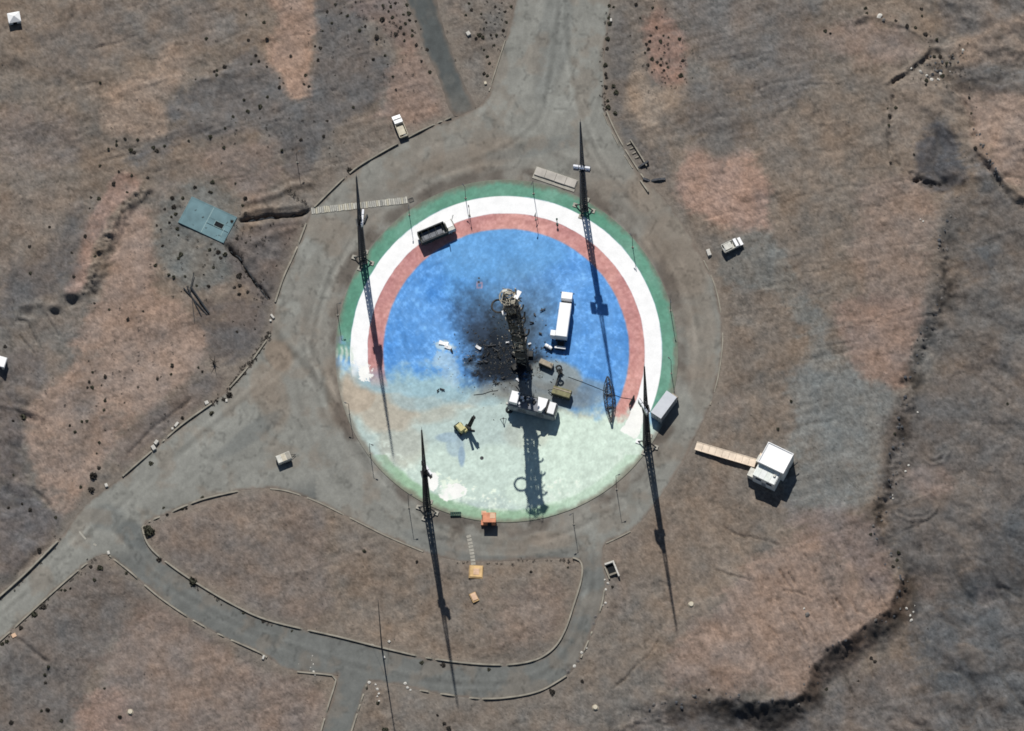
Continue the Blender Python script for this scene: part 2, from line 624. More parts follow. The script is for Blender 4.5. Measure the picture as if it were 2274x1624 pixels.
stroke([(1910, 42), (1935, 35), (1990, 50), (2040, 75)], 5, .5)
stroke([(1905, 55), (1925, 50)], 4, -.5)
stroke([(2120, 105), (2180, 80), (2274, 40)], 14, .7)
stroke([(2130, 195), (2190, 205), (2274, 210)], 14, -.4)
rough = np.exp(-(((X - 2085) / 50) ** 2 + ((Y - 150) / 30) ** 2))
H += 1.3 * rough * fbm(X, Y, 13, 61, 3)
# edge of the levelled ground: it falls away to the lower terrain on the right and at the bottom right
EDGE = smooth_line([(2160, 300), (2118, 380), (2100, 470), (2085, 540), (2085, 600), (2075, 660), (2046, 730), (2020, 795), (2004, 860), (1992, 930), (1980, 1000), (1958, 1080), (1940, 1150), (1950, 1215),
                    (1996, 1275), (1998, 1305), (1972, 1350), (1920, 1392), (1868, 1428), (1830, 1450), (1800, 1488), (1784, 1530), (1750, 1552), (1700, 1560), (1640, 1550), (1560, 1548), (1480, 1556), (1400, 1590), (1330, 1660), (1290, 1760)], 8)
d, s = line_dist(EDGE, wx, wy, 420)
sd = -d * s + 8 * fbm(X, Y, 40, 71)
steep = sstep(1230, 1330, Y) * sstep(1450, 1600, X)
drop = np.where(d < 419, (1.3 + 1.2 * fbm(X, Y, 160, 72)) * sstep(-4, 26, sd) * sstep(380, 560, Y) * (1 - steep), 0) + np.where((d < 419) | ((X > 1900) & (Y > 1100)), steep * (3.8 * (1 - (1 - np.clip((sd + 5 * fbm(X, Y, 14, 77, 3)) / 54, 0, 1)) ** 1.6) + 1.6 * sstep(20, 260, sd)), 0)
drop *= 1 - .93 * sstep(1690, 1520, X) * sstep(1500, 1560, Y)
H -= drop * fade
band = np.exp(-((sd - 18) / (26 + 8 * steep)) ** 2) * np.where(d < 419, 1, 0) * sstep(470, 560, Y)
H += band * (1.0 * fbm(X, Y, 20, 73, 3, .7) + .35 * fbm(X, Y, 7, 74, 2)) * (1 - .85 * steep) + band * steep * .3 * fbm(X, Y, 9, 78, 2, .8)
low = sstep(0, 40, sd) * np.where(d < 419, 1, 0)
H += low * .3 * fbm(X, Y, 55, 75, 4)
w3 = blur(blur(in_asphalt(X, Y).astype(float), 9), 9)
H += big_relief * (1 - np.clip(w3 * 2.4, 0, 1))
H *= fade

# flat bed under the paving and the pad
inm = in_asphalt(X, Y).astype(float)


w1 = blur(blur(inm, 2), 2)
w2 = blur(blur(inm, 5), 5)
pond = (np.abs((X - 460) * .89 + (Y - 489) * .46) < 64) & (np.abs(-(X - 460) * .46 + (Y - 489) * .89) < 38)
pw = blur(blur(pond.astype(float), 3), 3)
H = H * (1 - np.clip(w2 * 2.2, 0, 1) ** 1.5) * (1 - pw) + 0.05 * (1 - np.clip(w2 * 2, 0, 1)) - 0.16 * sstep(.5, .75, w1) - .05 * pw

# ------------------------------------------------------------------ soil colours
big = fbm(X, Y, 420, 81, 5)
mid = fbm(wx, wy, 90, 82, 5)
warp = .6 * fbm(wx, wy, 70, 83, 6, .75) + .3 * st1 + .22 * fbm(X, Y, 9, 85, 2)
t = np.array((126, 115, 104), float) + np.zeros((NR, NC, 3))
t = t + (np.array((119, 113, 106.)) - t) * sstep(-.2, .3, big + .5 * mid)[..., None]
t = t + (np.array((136, 121, 109.)) - t) * (.5 * sstep(.12, .5, mid + .3 * big))[..., None]
t = t + (np.array((108, 103, 98.)) - t) * (.4 * sstep(.14, .5, -mid + .4 * fbm(X, Y, 240, 84)))[..., None]
v1 = lambda *L: [(a * .812, b * .812) for a, b in L]
v2 = lambda *L: [(1330 + a * .812, b * .812) for a, b in L]
v3 = lambda *L: [(a * 1.057, 647 + b * 1.057) for a, b in L]
v4 = lambda *L: [(1330 + a * .986, 713 + b * .986) for a, b in L]
t = poly_layer(t, X, Y, [
    (v1((450, 325), (465, 270), (560, 220), (620, 190), (660, 130), (730, 170), (770, 215), (780, 265), (850, 265), (860, 160), (870, 60), (850, 0), (1000, 0), (1010, 40), (1000, 100), (1060, 150), (1080, 210), (1030, 260), (1000, 310), (930, 340), (880, 400), (840, 480), (790, 490), (770, 420), (745, 380), (650, 365), (560, 380), (500, 390), (430, 430), (370, 455), (325, 440), (400, 400), (470, 365), (520, 345)), (102, 98, 95), .95, 4),
    (v1((120, 60), (330, 0), (600, 0), (640, 120), (430, 130), (250, 190), (120, 200)), (112, 105, 99), .6, 9),
    (v1((265, 330), (300, 260), (340, 230), (430, 190), (440, 130), (480, 120), (510, 170), (500, 220), (465, 260), (450, 300), (460, 350), (420, 390), (340, 380), (300, 370)), (148, 127, 109), .95, 4),
    (v1((690, -60), (840, -60), (855, 70), (855, 150), (840, 210), (850, 260), (790, 270), (780, 215), (730, 165), (740, 100), (760, 40)), (154, 127, 109), 1, 3),
    (v1((1060, 200), (1130, 130), (1180, 150), (1200, 220), (1240, 300), (1150, 330), (1060, 330), (1000, 340), (1060, 260)), (138, 116, 103), .85, 5),
    (v1((940, 0), (1110, -30), (1130, 40), (1150, 130), (1080, 120), (1000, 50)), (124, 106, 98), .7, 5),
    (v1((330, 470), (390, 500), (300, 590), (260, 660), (230, 790), (180, 800), (210, 720), (235, 620), (270, 550), (300, 500)), (150, 122, 108), .9, 2),
    (v1((330, 600), (400, 560), (415, 650), (430, 730), (440, 790), (500, 830), (540, 900), (520, 960), (200, 960), (230, 880), (280, 780), (310, 680)), (148, 124, 108), .95, 4),
    (v1((600, 400), (740, 390), (770, 470), (700, 560), (600, 480), (500, 470), (440, 520), (420, 490), (520, 430)), (134, 116, 104), .8, 6),
    (v1((240, 540), (225, 640), (200, 720), (170, 790), (60, 840), (0, 900), (0, 760), (130, 700), (180, 600), (210, 540)), (98, 95, 94), .75, 7),
    (v1((430, 600), (500, 510), (580, 500), (660, 560), (650, 650), (640, 740), (560, 790), (480, 770), (430, 700)), (111, 110, 104), .95, 4),
    (v1((640, 640), (830, 600), (790, 700), (740, 850), (640, 740)), (102, 93, 88), .85, 4),
    (v1((0, 300), (200, 330), (230, 420), (100, 470), (0, 440)), (128, 115, 107), .6, 8), (v1((30, 560), (150, 480), (200, 560), (120, 680), (30, 660)), (133, 119, 106), .7, 8),
    (v3((440, 20), (540, 20), (565, 75), (500, 150), (440, 130), (400, 60)), (100, 93, 89), .85, 4),
    (v3((200, 40), (400, 60), (430, 110), (400, 180), (330, 240), (250, 310), (200, 380), (150, 470), (90, 440), (60, 340), (50, 250), (120, 180), (180, 110)), (148, 125, 109), .95, 4),
    (v3((180, 150), (215, 150), (200, 240), (190, 330), (150, 380), (150, 280)), (122, 110, 101), .7, 5), (v3((260, 300), (340, 240), (420, 180), (470, 200), (330, 310), (250, 370)), (112, 102, 96), .7, 5),
    (v3((0, 240), (45, 260), (45, 340), (80, 440), (130, 480), (60, 560), (0, 600)), (101, 95, 93), .85, 4),
    (v3((0, 140), (60, 120), (100, 170), (50, 240), (0, 230)), (104, 99, 97), .7, 5),
    (v3((40, 700), (200, 570), (330, 650), (270, 700), (200, 780), (150, 900), (0, 940), (0, 760)), (108, 100, 94), .85, 5),
    (v3((270, 700), (350, 660), (440, 720), (540, 790), (674, 830), (674, 960), (180, 960), (200, 840)), (131, 114, 103), .85, 5), (v3((180, 860), (240, 830), (280, 900), (220, 940), (160, 940)), (148, 122, 108), .7, 4),
    (v3((310, 500), (420, 440), (560, 420), (674, 440), (674, 700), (520, 650), (380, 590)), (121, 108, 99), .7, 5), (v3((480, 450), (560, 440), (600, 520), (520, 520)), (138, 121, 106), .6, 6),
    ([(1130, 1330), (1240, 1290), (1240, 1400), (1160, 1450), (1080, 1440)], (136, 117, 103), .7, 6),
    (v2((130, 60), (180, 35), (230, 90), (245, 160), (235, 230), (190, 240), (140, 210), (130, 130)), (147, 115, 99), .95, 4),
    (v2((80, 220), (130, 120), (130, 220), (200, 240), (240, 230), (220, 290), (150, 320), (170, 390), (130, 350), (80, 310)), (148, 129, 110), .9, 4),
    (v2((235, 430), (280, 410), (330, 440), (400, 400), (450, 470), (470, 540), (455, 580), (475, 630), (400, 640), (330, 620), (280, 590), (225, 570), (215, 500)), (160, 129, 112), .92, 4),
    (v2((20, 40), (80, 60), (80, 200), (60, 320), (140, 400), (190, 400), (190, 490), (110, 470), (40, 330), (15, 200)), (105, 100, 95), .9, 3),
    (v2((200, -40), (620, -40), (560, 100), (600, 200), (520, 300), (420, 260), (380, 180), (280, 160), (230, 60)), (109, 104, 100), .7, 8),
    (v2((240, 240), (330, 240), (400, 330), (420, 400), (330, 430), (280, 400), (240, 320)), (104, 100, 96), .75, 6),
    (v2((390, 650), (470, 640), (520, 720), (560, 800), (640, 900), (560, 900), (480, 800), (340, 770), (330, 700)), (116, 115, 109), .9, 4),
    (v2((720, 500), (860, 480), (930, 600), (910, 720), (880, 860), (800, 900), (700, 760), (700, 640)), (138, 118, 104), .85, 8),
    (v2((600, 100), (700, 60), (860, 90), (880, 130), (800, 170), (660, 150)), (138, 118, 105), .8, 5),
    (v2((850, 200), (930, 240), (990, 300), (960, 330), (930, 320), (880, 370), (820, 400), (800, 360), (800, 260)), (134, 121, 108), .9, 3),
    (v2((930, 320), (880, 370), (870, 400), (870, 460), (930, 520), (1010, 480), (985, 440), (980, 390), (960, 340)), (80, 80, 83), .9, 4),
    (v2((930, 110), (990, 100), (1190, 25), (1190, 150), (1000, 180)), (138, 120, 105), .9, 4), (v2((1000, 240), (1190, 260), (1190, 480), (1110, 500), (1040, 420), (1020, 330)), (146, 124, 109), .9, 4),
    (v2((960, -40), (1190, -40), (1190, 15), (990, 95), (940, 70)), (112, 105, 99), .85, 4), (v2((980, 190), (1190, 180), (1190, 255), (1020, 230)), (105, 102, 99), .85, 4), (v2((1030, 440), (1120, 520), (1190, 600), (1100, 640), (1060, 560)), (96, 94, 93), .7, 4),
    (v2((950, 560), (1040, 540), (1190, 620), (1190, 960), (900, 960), (920, 740)), (105, 100, 95), .85, 6), (v2((1000, 690), (1040, 660), (1085, 690), (1080, 750), (1030, 765), (1000, 740)), (88, 88, 88), .85, 3),
    (v4((480, -40), (520, 60), (600, 120), (680, 170), (640, 260), (610, 410), (520, 440), (440, 420), (400, 330), (440, 240), (420, 140), (470, 100)), (118, 118, 113), .95, 5),
    (v4((540, -40), (720, -40), (700, 80), (690, 160), (640, 140), (570, 100)), (141, 117, 103), .9, 4),
    (v4((440, 490), (520, 470), (680, 590), (650, 680), (560, 760), (460, 850), (380, 830), (230, 840), (140, 800), (200, 710), (280, 640), (330, 560)), (143, 121, 106), .95, 7),
    (v4((430, 440), (600, 430), (670, 560), (620, 620), (560, 540)), (124, 109, 102), .8, 6),
    (v4((680, 180), (1000, 100), (1000, 960), (840, 960), (760, 740), (700, 640), (720, 580), (640, 440), (650, 300)), (106, 100, 95), .9, 6),
    (v4((820, 560), (1000, 420), (1000, 960), (760, 960), (720, 760)), (94, 93, 92), .9, 12), (v4((640, 440), (800, 400), (810, 540), (700, 570)), (101, 95, 90), .7, 8),
    (v4((700, 330), (780, 330), (790, 390), (720, 400)), (124, 109, 101), .8, 4), (v4((850, 580), (900, 600), (860, 640)), (126, 114, 106), .6, 4), (v4((700, 570), (760, 580), (740, 620)), (126, 112, 103), .6, 4),
    (v4((150, 850), (440, 870), (500, 840), (640, 760), (700, 760), (760, 960), (100, 960)), (110, 103, 98), .8, 6), (v4((200, 860), (460, 880), (470, 960), (180, 960)), (88, 88, 89), .6, 6)], warp)
fine_ = fbm(X, Y, 9, 93, 2, .8)
rdg = 1 - np.abs(fbm(wx, wy, 34, 94, 4, .6)) * 4
lines_ = np.clip(1 - np.abs(streak(wx, wy, R(-20), 90, 24, 95, 4)) * 14, 0, 1) * (fbm(X, Y, 120, 96) > -.05) + np.clip(1 - np.abs(fbm(wx, wy, 60, 97, 5, .65)) * 22, 0, 1)
mot = .14 * fbm(X, Y, 22, 91, 3, .8) + .55 * fine_ + .42 * st1 * m1 + .45 * st2 * m2 + .55 * gr - .42 * lines_ + .1
fan = np.exp(-(((X - 1605) / 100) ** 2 + ((Y - 440) / 85) ** 2))
mot = mot - .7 * fan * np.clip(1 - np.abs(streak(wx, wy, R(28), 80, 13, 99, 3)) * 9, 0, 1)
t = t * (1 + .27 * mot)[..., None]
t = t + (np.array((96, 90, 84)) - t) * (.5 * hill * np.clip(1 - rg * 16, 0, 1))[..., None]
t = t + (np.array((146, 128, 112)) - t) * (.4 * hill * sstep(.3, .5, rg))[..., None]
t = t * (1 - .30 * band * (1 - steep) * sstep(-.2, .25, fbm(X, Y, 24, 76)) - .34 * steep * np.clip((sd + 6 * fine_) / 8, 0, 1) * (1 - sstep(20, 62, sd + 30 * fbm(X, Y, 30, 79))) * np.where(d < 419, 1, 0))[..., None]  # scree below the crest painted darker, adding the slope's shade to its colour
t = t + np.array([4, 0, -3.]) * fbm(X, Y, 50, 92)[..., None] * 2
# worn dust along the road edges
t = t + ((np.array([134, 126, 116]) - t) * np.clip(w2 * 1.6, 0, .5)[..., None])
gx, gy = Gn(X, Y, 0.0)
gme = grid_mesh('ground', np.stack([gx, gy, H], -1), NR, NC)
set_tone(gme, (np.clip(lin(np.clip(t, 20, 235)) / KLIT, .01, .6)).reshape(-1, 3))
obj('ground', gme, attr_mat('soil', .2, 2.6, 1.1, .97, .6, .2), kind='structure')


def ground_z(zx, zy):
    i = int(np.clip(np.searchsorted(CY, zy), 1, NR - 1))
    j = int(np.clip(np.searchsorted(CX, zx), 1, NC - 1))
    if abs(CY[i - 1] - zy) < abs(CY[i] - zy):
        i -= 1
    if abs(CX[j - 1] - zx) < abs(CX[j] - zx):
        j -= 1
    return float(H[i, j])


def GP(zx, zy):
    """a spot on the soil surface"""
    z = ground_z(zx, zy)
    p = G(zx, zy, z)
    return p


# ------------------------------------------------------------------ paved surfaces
def paved(name, outer, holes, colour_fn, m, step=6.0, z=0.0):
    lines = [outer] + holes
    pts, edges = [], []
    for L in lines:
        o = len(pts)
        pts += [Vector((p[0], p[1])) for p in L]
        edges += [(o + i, o + (i + 1) % len(L)) for i in range(len(L))]
    lo, hi = outer.min(0), outer.max(0)
    gxx, gyy = np.meshgrid(np.arange(lo[0], hi[0], step), np.arange(lo[1], hi[1], step))
    gxx = gxx + (np.arange(gxx.shape[0]) % 2)[:, None] * step * .5
    ok = inside(outer, gxx, gyy)
    for hI in holes:
        ok &= ~inside(hI, gxx, gyy)
    pts += [Vector((a, b)) for a, b in zip(gxx[ok], gyy[ok])]
    vo, _, fo, *_ = delaunay_2d_cdt(pts, edges, [], 0, 1e-3)
    va = np.array([(p.x, p.y) for p in vo])
    fa = np.array([f for f in fo if len(f) == 3])
    ce = va[fa].mean(1)
    ok = inside(outer, ce[:, 0], ce[:, 1])
    for hI in holes:
        ok &= ~inside(hI, ce[:, 0], ce[:, 1])
    fa = fa[ok]
    e1, e2 = va[fa[:, 1]] - va[fa[:, 0]], va[fa[:, 2]] - va[fa[:, 0]]
    flip = e1[:, 0] * e2[:, 1] - e1[:, 1] * e2[:, 0] > 0
    fa[flip] = fa[flip][:, ::-1]
    wxx, wyy = Gn(va[:, 0], va[:, 1], z)
    me = bpy.data.meshes.new(name)
    me.from_pydata(list(zip(wxx, wyy, np.full(len(wxx), z))), [], fa.tolist())
    set_tone(me, colour_fn(va[:, 0], va[:, 1]))
    return obj(name, me, m, kind='structure')


def lay1(t, x, y, blobs, colour, warp):
    return soft_layer(t, x, y, blobs, colour, warp)


def run_dist(pts, x, y):
    p = smooth_line(pts, 12)
    d = np.full(x.shape, 1e9)
    for a, b in zip(p[:-1], p[1:]):
        ab = b - a
        q = np.clip(((x - a[0]) * ab[0] + (y - a[1]) * ab[1]) / (ab @ ab + 1e-9), 0, 1)
        d = np.minimum(d, np.hypot(x - a[0] - q * ab[0], y - a[1] - q * ab[1]))
    return d


def road_colour(x, y):
    t = np.array((141, 141, 134), float) + np.zeros((len(x), 3))
    wp = .35 * fbm(x, y, 60, 101, 4)
    r = np.hypot(x - PCX, y - PCY)
    ring = np.exp(-((r - 430) / 60) ** 2)
    t = t + (np.array((132, 126, 117)) - t) * (.7 * ring * sstep(-.3, .2, fbm(x, y, 150, 102)))[:, None]
    # lower loop is a younger, darker surface
    lp = sstep(1195, 1260, y + .35 * (x - 260) * (x < 700)) * (x > 240) * (x < 1400)
    lp = lp * (r > 455)
    t = t + (np.array((109, 111, 108)) - t) * (.85 * lp)[:, None]
    t = lay1(t, x, y, [(1095, 228, 38, 28, 0, .9), (1215, 190, 22, 18, 0, .5), (1245, 232, 25, 20, 0, .6), (685, 545, 24, 45, 15, .7), (652, 688, 20, 24, 0, .7), (1320, 1185, 30, 24, 0, .6), (885, 455, 60, 10, -5, .3), (1300, 1330, 12, 22, 0, .4), (200, 1140, 60, 30, -40, .4), (480, 1000, 130, 40, -35, .3)], (152, 153, 146), wp)
    t = lay1(t, x, y, [(600, 880, 40, 80, -20, .55), (620, 790, 40, 30, 50, .9), (760, 880, 40, 110, -15, .6), (1500, 560, 60, 120, -25, .55), (1440, 430, 60, 60, 0, .5), (1060, 350, 150, 35, -15, .3), (1560, 780, 36, 140, 0, .3), (1230, 1200, 60, 20, 0, .4), (720, 510, 60, 40, 0, .4)], (140, 127, 113), wp)
    t = lay1(t, x, y, [(300, 1190, 60, 30, 25, .7), (240, 1150, 40, 40, 0, .4), (1230, 90, 40, 140, 10, .3), (560, 960, 90, 22, -35, .4), (1180, 330, 120, 20, -10, .3), (960, 1200, 80, 20, 15, .35)], (100, 104, 103), wp)
    wob_ = 5 * fbm(x, y, 90, 113, 3)
    for pts in ([(1250, -60), (1222, 150), (1190, 270), (1080, 345), (960, 395), (830, 480), (740, 600), (700, 720)], [(1250, -60), (1270, 150), (1320, 330), (1420, 470), (1520, 620), (1556, 760)], [(690, 760), (560, 870), (400, 1005), (250, 1135), (100, 1275), (-60, 1420)],
                [(255, 1175), (340, 1272), (460, 1350), (600, 1420), (800, 1480), (1000, 1515), (1150, 1512), (1230, 1480), (1285, 1400), (1315, 1300), (1318, 1225)], [(690, 760), (760, 930), (880, 1090), (1020, 1190), (1190, 1200), (1380, 1120)]):
        dd = run_dist(pts, x, y) + wob_
        t = t * (1 + .06 * np.exp(-((dd - 10) / 4) ** 2) - .06 * np.exp(-(dd / 4.5) ** 2) * (fbm(x, y, 60, 114) > -.2))[:, None]
    dd = run_dist([(608, 728), (640, 772), (682, 816), (730, 880), (764, 950), (820, 1040)], x, y) + wob_
    t = t * (1 - .15 * np.exp(-(dd / 7) ** 2) + .06 * np.exp(-((dd - 15) / 6) ** 2))[:, None]
    # sand blown over the edges
    sand = sstep(.12, .42, fbm(x, y, 46, 115, 4) + .12)
    t = t + (np.array((134, 122, 109)) - t) * (.38 * sand)[:, None]
    de = run_dist(np.vstack([AS_D, AS_D[:1]])[::2], x, y)
    de = np.minimum(de, run_dist(np.vstack([IS_D, IS_D[:1]])[::2], x, y)) + 7 * fbm(x, y, 24, 118, 3)
    t = t + (np.array((122, 111, 101)) - t) * (.85 * (1 - sstep(.5, 6.5, de)))[:, None]
    # bare soil skirt round the pad
    rim = sstep(376, 384, r) * (1 - sstep(398, 414, r + 16 * fbm(x, y, 30, 104, 3)))
    t = t + (np.array((92, 84, 77)) - t) * (.62 * rim * sstep(-.25, .2, fbm(x, y, 60, 105)))[:, None]
    th = np.arctan2(y - PCY, x - PCX)
    fx = streak(th * 420, r, 0, 260, 11, 106)
    t = t * (1 + .11 * fx * np.exp(-((r - 425) / 70) ** 2))[:, None]
    t = t * (1 + .10 * fbm(x, y, 18, 107, 4, .7) + .05 * (np.random.RandomState(3).rand(len(x)) - .5))[:, None]
    t = t * (1 + .08 * streak(x, y, R(-72), 260, 12, 108) * (y < 330))[:, None]
    t = t * (1 + .09 * streak(x, y, R(-38), 260, 11, 109) * ((x < 640) & (y < 1330)))[:, None]
    t = t * (1 - .16 * np.clip(1 - np.abs(fbm(x, y, 70, 110, 4)) * 26, 0, 1))[:, None]
    return np.clip(lin(np.clip(t, 10, 230)) / KLIT, .01, .6)


HOLE = np.stack([PCX + 374 * np.cos(np.linspace(0, 2 * PI, 240, endpoint=False)), PCY + 374 * np.sin(np.linspace(0, 2 * PI, 240, endpoint=False))], -1)
asph = attr_mat('asphalt', .12, 2.4, .3, .93, .2, .06)
paved('road', AS_D, [IS_D, HOLE], road_colour, asph, 5.0)


def track_colour(x, y):
    t = np.array((88, 92, 91), float) + np.zeros((len(x), 3))
    t = t + (np.array((112, 110, 104)) - t) * (.8 * sstep(170, 250, y) + .3 * (fbm(x, y, 30, 111) > .15))[:, None].clip(0, 1)
    de = run_dist(np.vstack([TR_D, TR_D[:1]])[::3], x, y) + 9 * fbm(x, y, 22, 116, 3)
    t = t + (np.array((117, 108, 99)) - t) * (.95 * (1 - sstep(1, 11, de)))[:, None]
    t = t * (1 + .1 * fbm(x, y, 16, 112, 3) + .08 * fbm(x, y, 6, 117, 2))[:, None]
    return np.clip(lin(t) / KLIT, .01, .6)


TR_IN = TR_D[~inside(AS_D, TR_D[:, 0], TR_D[:, 1])]
paved('track', TR_D, [], track_colour, asph, 6.0, -0.02)


# ------------------------------------------------------------------ launch pad: a low concrete disc with painted rings
def pad_colour(x, y):
    dx, dy = x - PCX, y - PCY
    r = np.hypot(dx, dy)
    n1, n2, n3 = fbm(x, y, 70, 121, 5), fbm(x, y, 26, 122, 4, .65), fbm(x, y, 9, 123, 3, .7)
    # bare concrete of the worn lower half
    t = np.array((190, 208, 202), float) + np.zeros((len(x), 3))
    wp = .35 * n1
    t = lay1(t, x, y, [(1310, 1020, 180, 140, -30, 1), (1240, 1080, 170, 60, -10, .9), (1060, 1050, 220, 70, 0, .6)], (218, 236, 220), wp)
    t = lay1(t, x, y, [(845, 900, 100, 70, 20, .7), (890, 985, 60, 55, 20, .35), (960, 905, 70, 40, 0, .4), (795, 880, 50, 60, 0, .9), (1010, 885, 80, 30, 0, .4)], (188, 172, 152), wp)
    t = lay1(t, x, y, [(1300, 880, 80, 50, 0, .6), (1170, 960, 60, 40, 0, .3)], (186, 180, 162), wp)
    t = lay1(t, x, y, [(1012, 990, 22, 30, 0, .35), (1025, 1015, 10, 30, 0, .6), (1000, 972, 34, 12, 0, .4)], (128, 156, 190), wp)
    t = lay1(t, x, y, [(870, 840, 90, 40, 0, .8), (960, 845, 110, 50, 0, .85), (930, 880, 80, 36, 0, .5), (1010, 850, 60, 60, 0, .8), (1080, 880, 60, 30, 0, .4), (1300, 880, 90, 40, 0, .5)], (158, 194, 206), wp)
    # painted rings, gone below a ragged line
    yb = 806 + (x - 780) / 640 * 108
    keep = 1 - sstep(-26, 30, y - yb + 60 * n1 + 30 * n2)
    blue = np.array((98, 160, 226), float) + np.stack([22 * n1 + 16 * n2, 16 * n1 + 14 * n2, 8 * n1 + 10 * n2], -1)
    ar = streak(np.arctan2(y - 720, x - 1010) * 260, np.hypot(x - 1010, y - 720), 0, 120, 6, 131)
    sw = streak(x, y, R(58), 120, 5, 132)
    blue = blue + (14 * ar + 8 * sw * (n1 > .05))[:, None] + 12 * (n3 > .22)[:, None]
    blue = lay1(blue, x, y, [(1105, 560, 170, 70, 0, .6), (1060, 640, 70, 60, 0, .4)], (112, 172, 222), wp)
    kb = np.clip(keep, 0, 1)
    t = t + (blue - t) * kb[:, None]
    rr = r + 1.2 * n2
    ring = lambda a, b, s: sstep(a - s, a + s, rr) * (1 - sstep(b - s, b + s, rr))
    red = np.array((214, 152, 142), float) + np.stack([12 * n1 + 10 * n3, 26 * n1 + 16 * n3, 26 * n1 + 16 * n3], -1)
    keepr = np.where(x > PCX, 1 - sstep(-14, 14, y - 925 + 30 * n2), 1 - sstep(-30, 40, y - 830 + 40 * n1))
    edge = 1 - .5 * np.exp(-((rr - 274) / 7) ** 2) * (n2 > -.15)
    t = t + (red - t) * (ring(273, 309, 2.2) * keepr * (.95 + .1 * n1).clip(0, 1))[:, None]
    keepw = np.where(x > PCX, 1 - sstep(-10, 10, y - 930 + 26 * n2), 1 - sstep(-22, 26, y - 815 + 50 * n1))
    t = t + (np.array((252, 252, 250.)) - t) * (ring(308, 346.5, .8) * keepw)[:, None]
    keepg = np.where(x > PCX, 1 - sstep(-8, 22, y - 900 + 40 * n2), 1 - sstep(-14, 20, y - 778 + 50 * n2))
    grn = np.array((106, 158, 136), float) + np.stack([24 * n1, 14 * n1, 18 * n1], -1)
    t = t + (grn - t) * (ring(346.5, 388, .8) * keepg)[:, None]
    # remnants of paint along the bottom edge
    rb = sstep(346, 356, rr + 8 * n2) * (y > 1010) * sstep(780, 900, x) * (1 - .65 * sstep(1180, 1300, x))
    t = t + (np.array((146, 184, 146)) - t) * (.75 * rb)[:, None]
    wht = ((np.hypot((x - 1005) / 32, (y - 1092) / 20) + .5 * n2) < 1) | ((np.hypot((x - 962) / 12, (y - 1068) / 20) + .5 * n2) < 1)
    wht |= (np.abs((x - 1412) * .86 + (y - 935) * .5 - 0) < 17 + 8 * n2) & (np.abs(-(x - 1412) * .5 + (y - 935) * .86) < 36)
    wht |= (np.hypot((x - 806) / 20, (y - 822) / 26) + 1.6 * n2 + .5 * n3 < .62)
    gw = (1 - sstep(.4, 1.1, np.hypot((x - 766) / 24, (y - 790) / 26) + .8 * n2)) * (.6 + .5 * np.sin(x * .55 + 4 * n2))
    t = t + (np.array((214, 226, 214.)) - t) * (.85 * np.clip(gw, 0, 1))[:, None]
    t = np.where(wht[:, None], np.array((250, 250, 244.)), t)
    wht2 = (n3 + .6 * n2 > .33) & (np.abs(r - 322) < 22) & (y > 1040) & (x > 880) & (x < 1420)
    t = np.where(wht2[:, None], np.array((228, 240, 222.)), t)
    rimw = (1 - sstep(.1, .5, np.abs(rr - 340 - 14 * n1) / 40)) * sstep(940, 1010, y) * sstep(-.05, .3, n2 + .6 * n3)
    t = t + (np.array((226, 240, 226.)) - t) * (.7 * rimw)[:, None]
    # pale splashes and scour marks
    t = lay1(t, x, y, [(988, 768, 26, 14, 10, .9), (985, 800, 32, 26, 0, .6), (1000, 830, 26, 36, 0, .5), (1060, 815, 30, 14, 15, .4)], (196, 220, 232), wp + .5 * n3)
    pm = np.maximum(np.abs(x - 1065), np.abs(y - 634))
    t = np.where(((pm < 7) & (pm > 3.4))[:, None], np.array((196, 176, 208.)), t)
    # soot round the blast, dense at the tower foot and thrown up and to the left
    a = np.arctan2(y - 800, x - 1140)
    d = np.hypot((x - 1118) / 132, (y - 752) / 132) - .10 * np.sin(a * 5 + 1)
    soot = 1 - sstep(.3, 1.12, d + .28 * n1 + .22 * n2 + .08 * n3)
    core = 1 - sstep(.5, 1.05, np.minimum(np.hypot((x - 1122) / 92, (y - 804) / 66), np.hypot((x - 1128) / 56, (y - 745) / 92)) + .4 * n2 + .3 * n3)
    t = t + (np.array((48, 58, 72)) - t) * (.92 * soot)[:, None]
    t = t + (np.array((26, 33, 42)) - t) * (.95 * core)[:, None]
    t = lay1(t, x, y, [(1232, 838, 66, 40, 10, .85), (1180, 868, 120, 26, 0, .7), (1290, 872, 70, 34, 0, .5)], (152, 156, 150), wp)
    sm = (1 - sstep(.3, 1.1, np.hypot((x - 1175) / 130, (y - 690) / 130) + .5 * n1)) * .4
    t = t + (np.array((104, 130, 150)) - t) * sm[:, None]
    t = t + (np.array((120, 118, 112)) - t) * (.55 * (1 - sstep(.4, 1.1, np.hypot((x - 1180) / 150, (y - 880) / 40) + .6 * n1)))[:, None]
    # dusty rim
    t = t + (np.array((124, 116, 104)) - t) * (.75 * sstep(366, 381, rr + 9 * n2))[:, None]
    white = (ring(308, 346.5, .8) * keepw > .5) | wht
    scuff = streak(x, y, R(-20), 60, 6, 133) * (n1 > 0)
    t = t * np.where(white, 1 + .01 * n3, 1 + .035 * n2 + .10 * n3 + .04 * scuff + .05 * fbm(x, y, 4, 135, 2))[:, None]
    return np.clip(lin(np.clip(t, 12, 253)) / KLIT, .008, .82) * np.where(white, 1.06, 1)[:, None]


